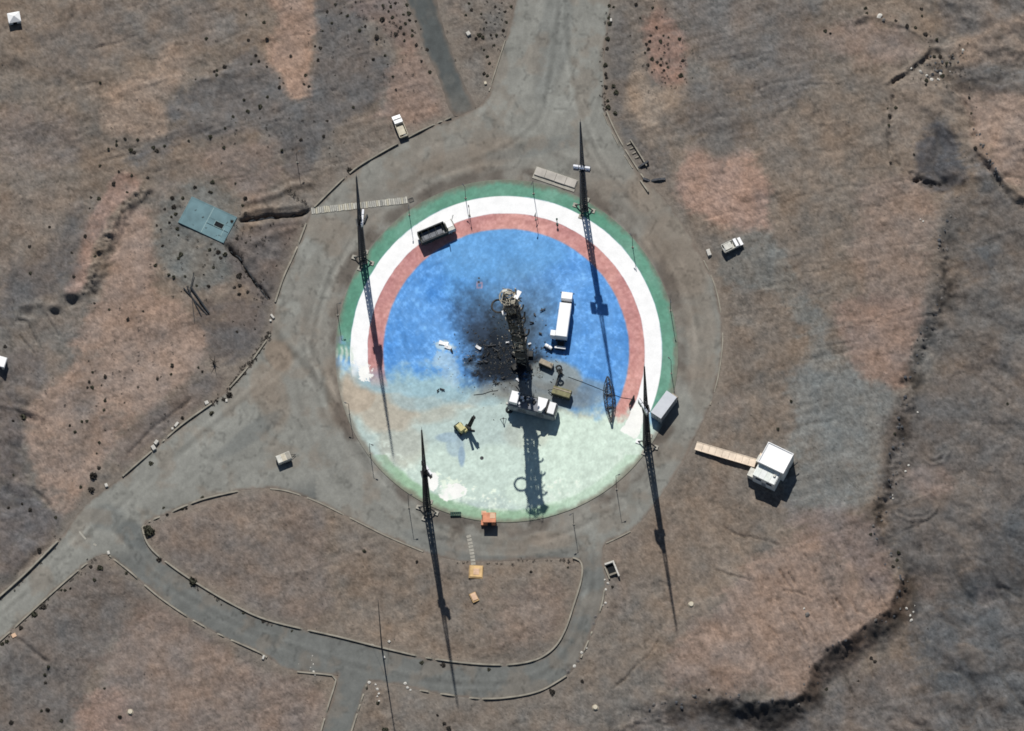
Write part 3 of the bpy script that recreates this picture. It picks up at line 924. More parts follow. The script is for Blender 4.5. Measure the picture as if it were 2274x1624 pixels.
NT = 900
rad = np.unique(np.concatenate([np.arange(2, 381, 2.0), [273, 309, 307.5, 308.5, 346, 347, 380.5]]))
th = np.linspace(0, 2 * PI, NT + 1)
RR, TH = np.meshgrid(rad, th, indexing='ij')
wob = 1 + .006 * np.sin(3 * TH + .6) * (RR / 380) ** 6
px, py = PCX + RR * np.cos(TH) * wob, PCY + RR * np.sin(TH) * wob
a, b = Gn(px, py, .12)
co = np.stack([a, b, np.full_like(a, .12)], -1)
ptone = pad_colour(px.ravel(), py.ravel()).reshape(*px.shape, 3)
c0 = co[-1:].copy()
c0[..., 2] = -.15
co = np.concatenate([np.broadcast_to(co[:1].mean(1, keepdims=True), co[:1].shape), co, c0])
ptone = np.concatenate([ptone[:1], ptone, ptone[-1:] * .8])
pme = grid_mesh('launch_pad', co, co.shape[0], NT + 1)
set_tone(pme, ptone.reshape(-1, 3))
padm = attr_mat('pad_paint', .07, 3.0, .5, .8, .12, .03)
obj('launch_pad', pme, padm, kind='structure')

# ------------------------------------------------------------------ surface finishes
M_conc = mat('pale_concrete', alb((176, 172, 160)), .9, .12, .8)
M_kerb = mat('kerb_stone', alb((158, 152, 138)), .92, .18, .5)
M_plinth = mat('plinth_concrete', alb((196, 190, 180)), .9, .14, .5)
M_white = mat('white_paint', (.8, .8, .79), .45, .03, .7)
M_offw = mat('offwhite_paint', (.55, .54, .48), .6, .15, 1.5)
M_cream = mat('cream_paint', (.52, .47, .36), .6, .15, 1.5)
M_bed = mat('bed_metal', (.36, .34, .29), .6, .3, 2.5)
M_dark = mat('dark_steel', (.03, .035, .04), .6, .2, 2)
M_mast = mat('mast_steel', (.045, .05, .055), .55, .2, 2)
M_tyre = mat('rubber', (.02, .02, .02), .9, .1, 3)
M_glass = mat('dark_glass', (.015, .02, .025), .15, .1, 2, spec=.6)
M_grey = mat('grey_metal', (.3, .32, .34), .55, .15, 1.2)
M_lgrey = mat('container_grey', (.5, .52, .55), .6, .05, 1)
M_deck = mat('deck_grey', (.17, .18, .2), .7, .25, 1.4)
M_olive = mat('olive_paint', (.2, .19, .1), .75, .25, 1)
M_oldark = mat('dark_olive', (.035, .04, .03), .8, .25, 2)
M_tan = mat('tan_paint', (.34, .29, .22), .8, .2, 1.2)
M_yellow = mat('dusty_yellow', (.55, .5, .24), .6, .2, 1.5)
M_orange = mat('faded_orange', (.6, .25, .14), .7, .22, .8)
M_peach = mat('peach_concrete', (.62, .42, .28), .8, .15, 1)
M_sand = mat('sand_block', (.62, .42, .2), .85, .18, .8)
M_sand2 = mat('sand_dark', (.4, .27, .13), .85, .18, .8)
M_teal = mat('teal_concrete', alb((112, 142, 148)), .8, .16, .35)
M_tealj = mat('teal_joint', alb((150, 176, 176)), .8, .1, 1)
M_black = mat('black_void', (.006, .008, .01), .9, .1, 2)
M_char = mat('charred_steel', (.05, .05, .048), .8, .5, .5)
M_rust = mat('scorched_steel', (.42, .39, .31), .75, .35, .35, dirt=(.12, .115, .1))
M_bush = mat('dry_shrub', (.055, .048, .04), .95, .4, 3)
M_bush2 = mat('dusty_shrub', (.06, .06, .04), .95, .4, 3)
M_rock = mat('grey_rock', alb((120, 116, 112)), .95, .25, 2)
M_rockd = mat('dark_rock', alb((88, 90, 94)), .95, .3, 2)
M_rockw = mat('pale_rock', (.52, .5, .45), .9, .15, 2)
M_wall = mat('white_wall', (.76, .78, .75), .7, .08, .6)
M_offw2 = mat('porch_panel', (.7, .73, .68), .7, .08, 1)
M_walk = mat('sand_slab', (.72, .6, .47), .85, .12, .8)
M_green = mat('dark_green', (.02, .06, .045), .7, .2, 2)
M_lamp = mat('lamp_glass', (.75, .76, .78), .25, .05, 2)
M_pole = mat('pole_steel', (.06, .065, .07), .6, .2, 2)


def place(px, py, href, base=.12):
    p = G(px, py, base + href)
    p.z = base
    return p


# ------------------------------------------------------------------ kerbs and low walls along the paving
def kerb(pts, w, h, m=M_kerb, closed=False, name='kerb', z=-.12, kind=True):
    L = smooth_line(pts, 7, closed)
    x, y = Gn(L[:, 0], L[:, 1], 0)
    P = np.stack([x, y], -1)
    T = np.gradient(P, axis=0)
    T /= np.linalg.norm(T, axis=1)[:, None] + 1e-9
    Nn = np.stack([-T[:, 1], T[:, 0]], -1)
    mb = MB()
    n = len(P)
    rs = np.random.RandomState(len(P))
    wave = fbm(L[:, 0], L[:, 1], 26, len(P) % 97, 3)
    top = h * np.clip(1.05 + 1.5 * np.minimum(wave + .12, .1), .1, 1.2) + .06 * (rs.rand(n) - .5)
    top[wave < -.3] = -.1
    vs = []
    for i in range(n):
        for sx, zz in ((-.5, z), (-.5, top[i]), (.5, top[i]), (.5, z)):
            q = P[i] + Nn[i] * w * sx
            vs.append((q[0], q[1], zz))
    fs = []
    for i in range(n - 1):
        for k in range(3):
            a = 4 * i + k
            fs.append((a, a + 1, a + 5, a + 4))
    fs += [(0, 1, 2, 3), (4 * n - 4, 4 * n - 3, 4 * n - 2, 4 * n - 1)]
    mb.add(vs, fs)
    o = obj(name, mb, m)
    if kind:
        o['kind'] = 'structure'
    return o


kerb([(1347, 248), (1364, 287), (1387, 330), (1412, 370), (1432, 400)], .32, .3)
kerb([(1340, 252), (1357, 291), (1380, 334), (1405, 374)], .2, .16)
kerb([(1002, 262), (960, 279), (905, 307)], .3, .45)
kerb([(884, 320), (860, 333), (805, 365), (776, 386)], .3, .45)
kerb([(764, 396), (730, 429), (698, 461)], .3, .4)
kerb([(680, 497), (655, 561), (630, 616), (611, 672)], .35, .32)
kerb([(600, 744), (575, 780), (545, 822), (510, 862)], .35, .3)
kerb([(470, 897), (400, 947), (340, 1000), (272, 1059)], .34, .42)
kerb([(133, 1198), (60, 1272), (0, 1326), (-60, 1380)], .4, .6)
kerb([(-60, 1475), (0, 1424), (100, 1332), (180, 1262), (216, 1237)], .34, .28)
kerb([(243, 1235), (290, 1272), (360, 1332), (460, 1396), (580, 1452), (590, 1462)], .34, .3)
kerb([(660, 1493), (738, 1501), (746, 1511), (730, 1565), (713, 1624), (695, 1690)], .34, .28)
kerb([(762, 1690), (781, 1624), (798, 1570), (814, 1522)], .34, .28)
kerb([(908, 1527), (950, 1537), (1060, 1552), (1130, 1550), (1200, 1535), (1258, 1502)], .36, .36)
kerb([(1290, 1462), (1308, 1420), (1334, 1352), (1342, 1312)], .34, .3)
kerb([(1272, 1240), (1287, 1246), (1293, 1262), (1290, 1292), (1275, 1342), (1255, 1400), (1230, 1440), (1190, 1466), (1130, 1477), (1050, 1475), (950, 1462), (850, 1440), (750, 1415), (600, 1380), (520, 1345), (430, 1292), (360, 1242), (330, 1212), (318, 1182), (322, 1164), (380, 1138), (450, 1110), (540, 1089)], .36, .36)
kerb([(600, 1086), (640, 1092), (700, 1113), (780, 1152), (860, 1192), (940, 1226)], .3, .14)
kerb([(1562, 577), (1586, 630), (1600, 690), (1605, 750), (1601, 800), (1592, 850), (1577, 900)], .26, .15)
kerb([(1400, 1181), (1370, 1196), (1346, 1207)], .28, .16)
kerb([(1086, 203), (1098, 165), (1122, 90)], .26, .18)
o = kerb([(176, 1181), (190, 1197), (214, 1212)], .4, .012, M_conc, z=.004)
o.name = 'road_marking'
# broken retaining wall and steps cut into the bank beside the road
rw = thing('retaining_wall', 'low ruined retaining wall with cross walls in the bank beside the wide road', 'wall', G(1410, 340))
for pts, w, h, nm in (([(1400, 312), (1418, 340), (1436, 370)], .25, .5, 'back_wall'), ([(1376, 314), (1394, 308)], .4, .7, 'cross_wall'), ([(1416, 374), (1440, 360)], .4, .6, 'cross_wall'), ([(1422, 402), (1440, 428)], .3, .5, 'back_wall')):
    k = kerb(pts, w, h, M_rockd if nm == 'cross_wall' else M_kerb, name=nm, kind=False)
    k.parent = rw
    k.matrix_parent_inverse = Matrix.Translation(-G(1410, 340))
for a_, b_ in (((1392, 322), (1400, 318)), ((1398, 332), (1406, 328)), ((1404, 342), (1412, 338)), ((1410, 352), (1418, 348))):
    k = kerb([a_, b_], .3, .16, M_kerb, name='step', kind=False)
    k.parent = rw
    k.matrix_parent_inverse = Matrix.Translation(-G(1410, 340))
tag(kerb([(1428, 398), (1445, 402), (1462, 400), (1478, 399)], .5, .45, M_rockd, name='stone_wall', kind=False), 'short crooked dry stone wall at the end of the kerb below the retaining wall', 'wall')


# ------------------------------------------------------------------ drain cover: a strip of concrete slabs across the road
dc = thing('drain_cover', 'long strip of pale concrete slabs covering the drain across the ring road', 'drain cover', G(798, 457), heading((691, 469), (905, 445)))
dlen = (G(691, 469) - G(905, 445)).length
rs = random.Random(3)
slab_m = [mat('slab_tone_%s' % n, alb(c), .9, .1, 2) for n, c in (('light', (206, 203, 190)), ('warm', (198, 192, 172)), ('mid', (184, 182, 172)), ('dark', (158, 157, 150)))]
nsl = 46
for k in range(nsl):
    x = -dlen / 2 + dlen * (k + .5) / nsl
    mb = MB().box(x, rs.uniform(-.05, .05), 0, dlen / nsl - .09, 1.5 + rs.uniform(-.12, .08), .12 + rs.uniform(-.02, .03), rs.uniform(-.03, .03))
    obj('slab', mb, slab_m[rs.choice([0, 0, 1, 1, 2, 2, 3])], dc)
obj('channel', MB().box(0, 0, -.1, dlen, 1.3, .105), M_dark, dc)
# grate and loose lumps at its end
gt = thing('iron_grate', 'small dark open iron grate at the pad end of the drain cover', 'grate', G(913, 445), R(20))
obj('frame', MB().box(-.5, 0, 0, .12, 1, .1).box(.5, 0, 0, .12, 1, .1).box(0, .45, 0, .88, .1, .1).box(0, -.45, 0, .88, .1, .1), M_dark, gt)
for k in range(4):
    obj('bar', MB().bar((-.3 + .2 * k, -.4, .06), (-.3 + .2 * k, .4, .06), .03), M_dark, gt)

# sunken slab with its hatch
sk = thing('sunken_slab', 'flat teal concrete roof slab of a buried chamber with one dark open hatch', 'concrete slab', (*G(461, 489)[:2], -.02), heading((401, 452), (505, 500)))
pl = MB()
for sx in (-1, 1):
    pl.box(sx * 2.75, 0, 0, 5.3, 6.4, .16)
obj('panel', MB().box(-2.75, 0, 0, 5.36, 6.4, .16), M_teal, sk)
obj('panel', MB().box(2.75, 1.95, 0, 5.36, 2.5, .16), M_teal, sk)
obj('panel', MB().box(2.75, -2.0, 0, 5.36, 2.4, .16), M_teal, sk)
obj('panel', MB().box(.95, 0, 0, 1.76, 1.3, .16).box(4.7, 0, 0, 1.46, 1.3, .16), M_teal, sk)
obj('joint', MB().box(0, 0, .05, .16, 6.4, .13), M_tealj, sk)
obj('joint', MB().box(4.3, -1.6, .16, .12, 3.0, .012), M_tealj, sk)
h = obj('hatch_shade_plate', MB().box(2.85, 0, .02, 2.1, 1.1, .05), M_black, sk)  # black plate standing in for the unlit depth of the opening
obj('hatch_frame', MB().box(2.85, .62, -.9, 2.3, .1, 1.12).box(2.85, -.62, -.9, 2.3, .1, 1.12).box(1.78, 0, -.9, .1, 1.14, 1.12).box(3.92, 0, -.9, .1, 1.14, 1.12), M_tealj, h)
obj('wall', MB().box(0, -3.32, -.3, 10.9, .2, .62).box(0, 3.32, -.3, 10.9, .2, .5).box(-5.55, 0, -.3, .2, 6.8, .5).box(5.55, 0, -.3, .2, 6.8, .5), M_teal, sk)

# raised plinth on the pad's edge
pn = thing('concrete_plinth', 'long pale concrete plinth on the far edge of the green ring', 'plinth', (*G(1234, 396)[:2], 0), heading((1190, 380), (1279, 410)))
for k in range(4):
    obj('block', MB().box(-3.6 + 2.4 * k, .03 * (k % 2), 0, 2.36, 1.9, .5 + .03 * (k % 3), 0, 1, .05), M_plinth, pn)
obj('footing', MB().box(0, -.3, 0, 9.9, 2.9, .16), M_conc, pn)


# ------------------------------------------------------------------ wheels
WM = {}


def wheels(parent, xs, y, r, w):
    key = (r, w)
    if key not in WM:
        a = MB().bar((0, -w / 2, 0), (0, w / 2, 0), r, 14).mesh('wheel')
        a.materials.append(M_tyre)
        b = MB().bar((0, -w / 2 - .02, 0), (0, w / 2 + .02, 0), r * .5, 10).mesh('rim')
        b.materials.append(M_grey)
        WM[key] = (a, b)
    a, b = WM[key]
    for x in xs:
        for s in (-1, 1):
            o = obj('wheel', a, None, parent, (x, s * y, r))
            obj('rim', b, None, o)


# white box lorry
t = thing('box_truck', 'white box lorry with white cab parked on the blue circle', 'truck', place(1251, 710, 3.7), heading((1242, 760), (1256, 660)))
obj('cargo_box', MB().box(0, 0, 1.15, 7.9, 2.6, 2.6, 0, 1, .06), M_white, t)
obj('box_rail', MB().box(0, 1.33, 1.1, 7.9, .05, .12).box(0, -1.33, 1.1, 7.9, .05, .12), M_grey, t)
obj('chassis', MB().box(.3, .45, .7, 12, .18, .3).box(.3, -.45, .7, 12, .18, .3).box(5.3, 0, .65, 2, 1.9, .35).box(-5.0, 0, .7, 1.8, 1.5, .2), M_dark, t)
obj('fuel_deck', MB().box(4.5, 0, 1.0, 1.1, 2.3, .4), M_dark, t)
cb = obj('cab', MB().profile([(5.1, .7), (7.0, .7), (7.05, 1.6), (6.75, 2.9), (6.6, 3.05), (5.2, 3.1), (5.1, 3.0)], -1.2, 1.2), M_white, t)
obj('windscreen', MB().profile([(7.07, 1.65), (7.1, 1.66), (6.8, 2.85), (6.76, 2.84)], -1.08, 1.08), M_glass, cb)
for s in (-1, 1):
    w_ = obj('door', MB().box(5.9, s * 1.215, .95, 1.1, .03, 1.7), M_white, t)
    obj('window', MB().box(5.95, s * 1.235, 1.75, .9, .02, .8), M_glass, w_)
    obj('mirror', MB().box(6.8, s * 1.42, 1.9, .1, .25, .5), M_dark, t)
    obj('headlight', MB().box(7.03, s * .9, .85, .06, .35, .2), M_lamp, t)
obj('side_door', MB().box(-3.3, 1.9, 1.2, 1.3, 1.1, 2.35, 0, 1, .04), M_white, t)
tl = obj('tail_lift', MB().box(-5.75, 0, 1.0, .5, 2.45, .35), M_white, t)
for s in (-1, 1):
    obj('hinge', MB().bar((-5.5, s * .9, .9), (-4.0, s * .9, 1.2), .06), M_dark, tl)
obj('bumper', MB().box(-6.1, 0, .5, .12, 2.3, .2), M_dark, t)
wheels(t, (5.8, -2.2, -3.6), 1.05, .52, .34)

# dark open lorry on the painted rings
t = thing('open_lorry', 'black open topped cargo lorry with white cab across the white ring', 'truck', place(967, 514, 2.6), heading((938, 524), (1000, 498)))
obj('bed_floor', MB().box(-.7, 0, 1.15, 6.0, 2.5, .12), M_grey, t)
for s in (-1, 1):
    obj('side_panel', MB().box(-.7, s * 1.32, 1.0, 6.3, .16, 1.75), M_oldark, t)
    obj('top_rail', MB().box(-.7, s * 1.32, 2.75, 6.3, .24, .12), M_dark, t)
obj('headboard', MB().box(2.4, 0, 1.0, .16, 2.48, 1.9), M_oldark, t)
obj('tailboard', MB().box(-3.8, 0, 1.0, .14, 2.48, 1.75), M_oldark, t)
obj('load', MB().box(-.9, .15, 1.27, 5.2, 1.9, .5, 0, .94), M_deck, t)
for k in range(4):
    obj('bow', MB().bar((-3 + 1.6 * k, -1.3, 2.8), (-3 + 1.6 * k, 1.3, 2.8), .05), M_oldark, t)
cb = obj('cab', MB().profile([(2.65, .7), (4.5, .7), (4.55, 1.5), (4.25, 2.55), (2.7, 2.6)], -1.2, 1.2), M_offw, t)
obj('windscreen', MB().profile([(4.57, 1.55), (4.6, 1.56), (4.3, 2.5), (4.27, 2.49)], -1.05, 1.05), M_glass, cb)
obj('roof', MB().box(3.42, .35, 2.6, 1.35, 1.5, .05), M_white, cb)
for s in (-1, 1):
    obj('mirror', MB().box(4.3, s * 1.4, 1.6, .1, .25, .45), M_dark, t)
obj('snorkel', MB().bar((2.55, -1.15, .8), (2.55, -1.15, 4.6), .1, 6), M_dark, t)
obj('aerial', MB().bar((4.3, 1.15, 1.0), (4.9, 1.3, 4.4), .07, 5), M_dark, t)
obj('chassis', MB().box(.4, .4, .6, 8.4, .18, .35).box(.4, -.4, .6, 8.4, .18, .35), M_dark, t)
wheels(t, (3.4, -1.6, -2.9), 1.05, .52, .34)

# long vehicle under the tower
t = thing('launch_transporter', 'long grey transporter vehicle with white cabins under the charred tower', 'vehicle', place(1183, 897, 3.9), heading((1135, 880), (1236, 906)))
obj('hull', MB().box(0, -.1, .8, 10.8, 3.0, 3.1, 0, 1, .1), M_deck, t)
obj('side_skirt', MB().box(0, -1.65, .9, 10.5, .1, 2.7), M_grey, t)
for k in range(5):
    obj('locker_door', MB().box(-4.1 + 2.05 * k, -1.72, 1.3, 1.8, .05, 1.9), M_deck if k % 2 else M_grey, t)
obj('rear_cabin', MB().box(-4.2, .1, 3.9, 1.9, 2.8, 1.2, 0, .97, .08), M_white, t)
obj('mid_cabin', MB().prism([(.9, 1.5), (3.15, 1.5), (3.1, -.3), (2.4, -1.6), (1.65, -1.6), (1.25, -.3)], 3.9, 5.2), M_white, t)
cb = obj('cab', MB().profile([(3.55, .9), (5.5, .9), (5.5, 2.6), (5.1, 4.4), (3.6, 4.6)], -1.35, 1.3), M_white, t)
obj('windscreen', MB().profile([(5.53, 2.65), (5.56, 2.66), (5.17, 4.3), (5.13, 4.29)], -1.2, 1.15), M_glass, cb)
obj('cab_gap', MB().box(3.36, -.1, 3.7, .36, 2.8, .4), M_black, t)
for k, (x, y, sx, sy, sz) in enumerate(((-2.6, .6, .8, .5, .7), (-1.9, .9, .5, .7, .5), (-1.3, .5, .6, .5, .9), (-2.9, -.7, .7, .6, .3), (.2, .4, .9, .7, .4), (-.6, 1.0, .5, .4, .6), (-2.2, .1, .4, .5, .5), (-.9, -.4, .6, .3, .25))):
    obj('machinery', MB().box(x, y, 3.9, sx, sy, sz, .3 * k, .85, .04), (M_white, M_char, M_grey)[k % 3], t)
obj('boom', MB().bar((3.36, -1.3, 4.7), (3.36, 1.6, 4.9), .16, 6), M_char, t)
obj('rail', MB().bar((-3.1, 1.3, 4.7), (.8, 1.3, 4.7), .06).bar((-3.1, 1.3, 3.9), (-3.1, 1.3, 4.7), .06).bar((.8, 1.3, 3.9), (.8, 1.3, 4.7), .06), M_char, t)
obj('rear_lamp', MB().box(-5.55, -1.2, 3.0, .5, .5, .5, 0, .8), M_offw, t)
wheels(t, (4.2, 2.7, -2.2, -3.6, -4.7), 1.2, .62, .42)

# olive trailer
t = thing('box_trailer', 'long olive green box trailer with a dark side beside the transporter', 'trailer', place(1247, 871, 2.0), heading((1228, 866), (1265, 877)))
obj('body', MB().box(0, 0, .7, 4.2, 1.9, 1.5, 0, 1, .1), M_olive, t)
obj('side_curtain', MB().box(0, -.98, .75, 4.1, .06, 1.4), M_oldark, t)
obj('end_door', MB().box(2.13, 0, .75, .06, 1.8, 1.35), M_oldark, t)
obj('ridge', MB().box(0, .4, 2.2, 4.1, .25, .08), M_tan, t)
obj('drawbar', MB().bar((-2.1, .5, .6), (-3.2, 0, .5), .07).bar((-2.1, -.5, .6), (-3.2, 0, .5), .07), M_dark, t)
wheels(t, (.5, -.5), .8, .4, .26)

# tan generator, white pump
t = thing('generator', 'tan box generator on a dark frame between lorry and transporter', 'generator', place(1213, 808, 1.3), heading((1198, 803), (1229, 817)))
obj('housing', MB().box(0, 0, .35, 3.1, 1.2, 1.25, 0, 1, .1), M_tan, t)
obj('louvre', MB().box(0, -.63, .5, 2.7, .06, .9), M_oldark, t)
obj('skid', MB().box(0, .45, 0, 3.3, .16, .35).box(0, -.45, 0, 3.3, .16, .35), M_dark, t)
obj('exhaust', MB().bar((1.1, .2, 1.6), (1.1, .2, 2.1), .08, 6), M_dark, t)
t = thing('pump_unit', 'small white twin pump unit behind the tail of the white lorry', 'pump', place(1218, 770, .9), heading((1209, 766), (1227, 776)))
for s in (-1, 1):
    obj('tank', MB().bar((s * .45 - .4, 0, .75), (s * .45 + .4, 0, .75), .42, 10), M_white, t)
obj('frame', MB().box(0, 0, 0, 2.0, .9, .35), M_char, t)

# floodlight trolley
t = thing('lighting_tower', 'dark mobile lighting tower with a round head between generator and trailer', 'lighting tower', place(1244, 828, .2), R(10))
for k in range(4):
    a_ = PI / 4 + k * PI / 2
    obj('outrigger', MB().bar((0, 0, .5), (1.0 * math.cos(a_), 1.0 * math.sin(a_), .08), .09), M_char, t)
obj('base', MB().box(0, 0, .3, 1.0, .8, .6, 0, .9), M_char, t)
hd = obj('mast', MB().bar((0, 0, .8), (-.2, .2, 3.0), .12, 6), M_char, t)
ring = [(.55 * math.cos(q) - .2, .55 * math.sin(q) + .2, 3.0) for q in np.linspace(0, 2 * PI, 12, endpoint=False)]
obj('lamp_ring', MB().path(ring, .22, 5, True), M_char, hd)
obj('boom', MB().bar((0, 0, .9), (-2.1, -3.6, .8), .19, 6), M_char, t)

# yellow crane
t = thing('mobile_crane', 'small dusty yellow crane truck with dark raised boom on bare concrete', 'crane', place(1023, 949, 1.8), heading((1017, 942), (1031, 958)))
obj('cab', MB().box(0, 0, .7, 2.1, 1.5, 1.3, 0, .9, .1), M_yellow, t)
obj('bonnet', MB().box(.9, .5, .7, 1.2, .8, .9, 0, .9, .05), M_yellow, t)
obj('counterweight', MB().box(-1.1, -.2, .5, .5, 1.5, .8), M_oldark, t)
bm = obj('boom', MB(), M_char, t)
mb = MB()
for k in range(4):
    ox, oy = .3 * (k % 2) - .15, .3 * (k // 2) - .15
    mb.bar((.9 + ox * 1.8, 1.4 + oy * 1.8, .6), (1.2 + ox * 1.3, 2.9 + oy * 1.3, 6.2), .17)
for k in range(8):
    u, v = k / 8, (k + 1) / 8
    mb.bar((.75 + .3 * u, 1.25 + 1.5 * u, .6 + 5.6 * u), (1.05 + .3 * v, 1.55 + 1.5 * v, .6 + 5.6 * v), .12)
bm.data = mb.mesh('boom')
bm.data.materials.append(M_char)
obj('hook_block', MB().box(1.2, 3.0, 5.0, .5, .5, .9, 0, .7), M_char, t)
obj('outrigger', MB().bar((.5, .6, .6), (2.2, 2.2, .1), .2), M_char, t)
obj('outrigger', MB().bar((.5, .8, .6), (.2, 3.2, .1), .2), M_char, t)
obj('jib', MB().bar((.8, 1.3, 1.2), (2.4, .9, 4.2), .28, 6), M_char, t)
obj('winch', MB().bar((.3, 1.1, 1.0), (1.3, 1.6, 1.1), .6, 8), M_oldark, t)
wheels(t, (-.8, .8), .85, .42, .3)

# grey container
t = thing('shipping_container', 'light grey shipping container standing on the green ring by the pad edge', 'container', place(1474, 899, 3.4, .05), heading((1452, 914), (1489, 864)))
obj('body', MB().box(0, 0, .15, 6.1, 2.7, 3.2), M_grey, t)
obj('roof', MB().box(0, 0, 3.352, 6.15, 2.75, .08), M_lgrey, t)
for s in (-1, 1):
    rb = MB()
    for k in range(15):
        rb.box(-2.8 + .4 * k, s * 1.37, .3, .16, .06, 2.9)
    obj('corrugated_side', rb, M_grey, t)
for k in range(2):
    d_ = obj('door', MB().box(-3.08, -.66 + 1.32 * k, .3, .05, 1.25, 2.9), M_grey, t)
    obj('lock_bar', MB().bar((-3.13, -.4 + .8 * k, .4), (-3.13, -.4 + .8 * k, 3.1), .03), M_dark, d_)
obj('air_unit', MB().box(3.4, -.5, .15, .65, 1.5, 1.9), M_tan, t)
for sx in (-1, 1):
    for sy in (-1, 1):
        obj('corner_post', MB().box(sx * 2.98, sy * 1.3, 0, .16, .16, 3.34), M_lgrey, t)
tag(obj('board', MB().box(0, 0, 0, 1.7, .9, .05), M_teal, None, (*G(1437, 939)[:2], .16), (0, 0, R(104))), 'flat blue grey board lying between container and white footed mast', 'board')

# ------------------------------------------------------------------ control building and its raised walk
rz = heading((1690, 1036), (1738, 1059))
t = thing('control_building', 'square building with bright white roof and lower porch roof beyond the ring road', 'building', place(1723, 1018, 5.4, -.05), rz)
bw, bd, bh = 6.3, 5.2, 5.4
obj('wall', MB().box(0, 0, 0, bw - .1, bd - .1, bh - .002), M_wall, t)
rf = obj('roof', MB().box(0, 0, bh, bw, bd, .18), M_white, t)
for nm_, x_, y_, lx_, ly_ in (('parapet', 0, -bd / 2 + .08, bw, .16), ('parapet', 0, bd / 2 - .08, bw, .16), ('parapet', -bw / 2 + .08, 0, .16, bd - .33), ('parapet', bw / 2 - .08, 0, .16, bd - .33)):
    obj(nm_, MB().box(x_, y_, bh + .18, lx_, ly_, .2), M_white, rf)
py_ = -bd / 2 - 1.45
obj('porch_wall', MB().box(-.3, py_, 0, bw - .9, 2.8, 4.5), M_wall, t)
pr = []
for k in range(4):
    pr.append(obj('porch_roof_panel', MB().box(-.3 - 1.95 + 1.3 * k, py_, 4.502, 1.26, 2.88, .12 + .01 * (k % 2)), M_wall if k % 2 else M_offw2, t))
obj('roof_vent', MB().box(1.5, py_ + .4, 4.63, .5, .5, .35), M_offw, t)
for x in (-1.6, 1.0):
    w_ = obj('window', MB().box(x, py_ - 1.41, 2.6, 1.3, .06, 1.0), M_glass, t)
    obj('sill', MB().box(x, py_ - 1.47, 2.5, 1.5, .16, .09), M_white, w_)
d_ = obj('door', MB().box(-.3, py_ - 1.41, 0, 1.0, .06, 2.1), M_grey, t)
obj('handle', MB().box(.05, py_ - 1.47, 1.0, .06, .06, .18), M_dark, d_)
obj('annex', MB().box(-bw / 2 - .35, py_ - .3, 0, 1.9, 1.9, 2.0), M_offw, t)
obj('annex_roof', MB().box(-bw / 2 - .35, py_ - .3, 2.002, 2.0, 2.0, .1), M_offw, t)
obj('landing', MB().box(-bw / 2 - .6, -.6, 0, 1.15, 1.6, 1.5), M_offw, t)
obj('stair', MB().box(-bw / 2 - .6, .6, 0, 1.15, .75, .9), M_walk, t)
obj('boom_gate', MB().bar((bw / 2 + .3, bd / 2 - 2.6, 2.6), (bw / 2 + 1.2, bd / 2 - .5, 2.9), .14, 6), M_dark, t)
obj('gate_post', MB().bar((bw / 2 + .1, bd / 2 - 2.8, 0), (bw / 2 + .3, bd / 2 - 2.6, 2.7), .12, 6), M_dark, t)
p0, p1 = G(1545, 990, .8), G(1678, 1029, .8)
wk = thing('raised_walkway', 'sandy slab walkway on short posts leading to the white roofed building', 'walkway', ((p0.x + p1.x) / 2, (p0.y + p1.y) / 2, 0), math.atan2(p1.y - p0.y, p1.x - p0.x))
wl = (Vector(p1) - Vector(p0)).length
for k in range(9):
    obj('slab', MB().box(-wl / 2 + wl * (k + .5) / 9, .02 * (k % 2), .66, wl / 9 - .05, 1.75, .16), M_walk, wk)
    if k:
        obj('post', MB().box(-wl / 2 + wl * k / 9, -.7, 0, .25, .25, .655).box(-wl / 2 + wl * k / 9, .7, 0, .25, .25, .655), M_tan, wk)
for s in (-1, 1):
    obj('edge_beam', MB().box(0, s * .93, .6, wl, .12, .3), M_walk, wk)

# ------------------------------------------------------------------ booths and blocks south of the pad
t = thing('orange_booth', 'small booth with faded orange roof on the lower rim of the pad', 'booth', place(1085, 1149, 2.6, .05), R(-4))
obj('wall', MB().box(.15, -.1, 0, 2.7, 2.0, 2.6), M_orange, t)
obj('roof', MB().box(.15, -.1, 2.602, 3.0, 2.3, .18, 0, 1, .05), M_orange, t)
obj('roof_patch', MB().box(.9, .3, 2.785, 1.2, 1.2, .04), M_peach, t)
obj('canopy', MB().box(-1.1, 1.2, 1.9, 1.1, 1.0, .12), M_peach, t)
obj('post', MB().box(-1.5, .8, 0, .12, .12, 1.895).box(-1.5, 1.6, 0, .12, .12, 1.895), M_dark, t)
d_ = obj('door', MB().box(.2, -1.12, 0, .9, .06, 2.0), M_dark, t)
obj('handle', MB().box(.5, -1.17, .95, .05, .05, .15), M_grey, d_)
obj('step', MB().box(-1.45, -.6, 0, .5, 1.2, .8), M_orange, t)
t = thing('manhole_block', 'larger sand coloured square concrete block at the end of the pale path', 'concrete block', (*G(1057, 1272)[:2], ground_z(1057, 1272) - .05), R(-6))
obj('base', MB().box(0, 0, 0, 3.1, 3.0, .4), M_sand2, t)
obj('lid', MB().box(.05, .05, .402, 2.7, 2.6, .14, 0, 1, .04), M_sand, t)
obj('inset', MB().box(.1, 0, .545, 1.3, 1.4, .05), M_peach, t)
t = thing('manhole_block', 'smaller sand coloured concrete block on soil below the larger one', 'concrete block', (*G(1053, 1328)[:2], ground_z(1053, 1328) - .05), R(22))
obj('base', MB().box(0, 0, 0, 1.5, 2.2, .45), M_sand2, t)
obj('lid', MB().box(.05, .1, .452, 1.2, 1.7, .12, 0, 1, .03), M_peach, t)
pw_ = thing('stepping_path', 'curved path of pale slabs from the pad rim to the sand block', 'path', G(1048, 1220))
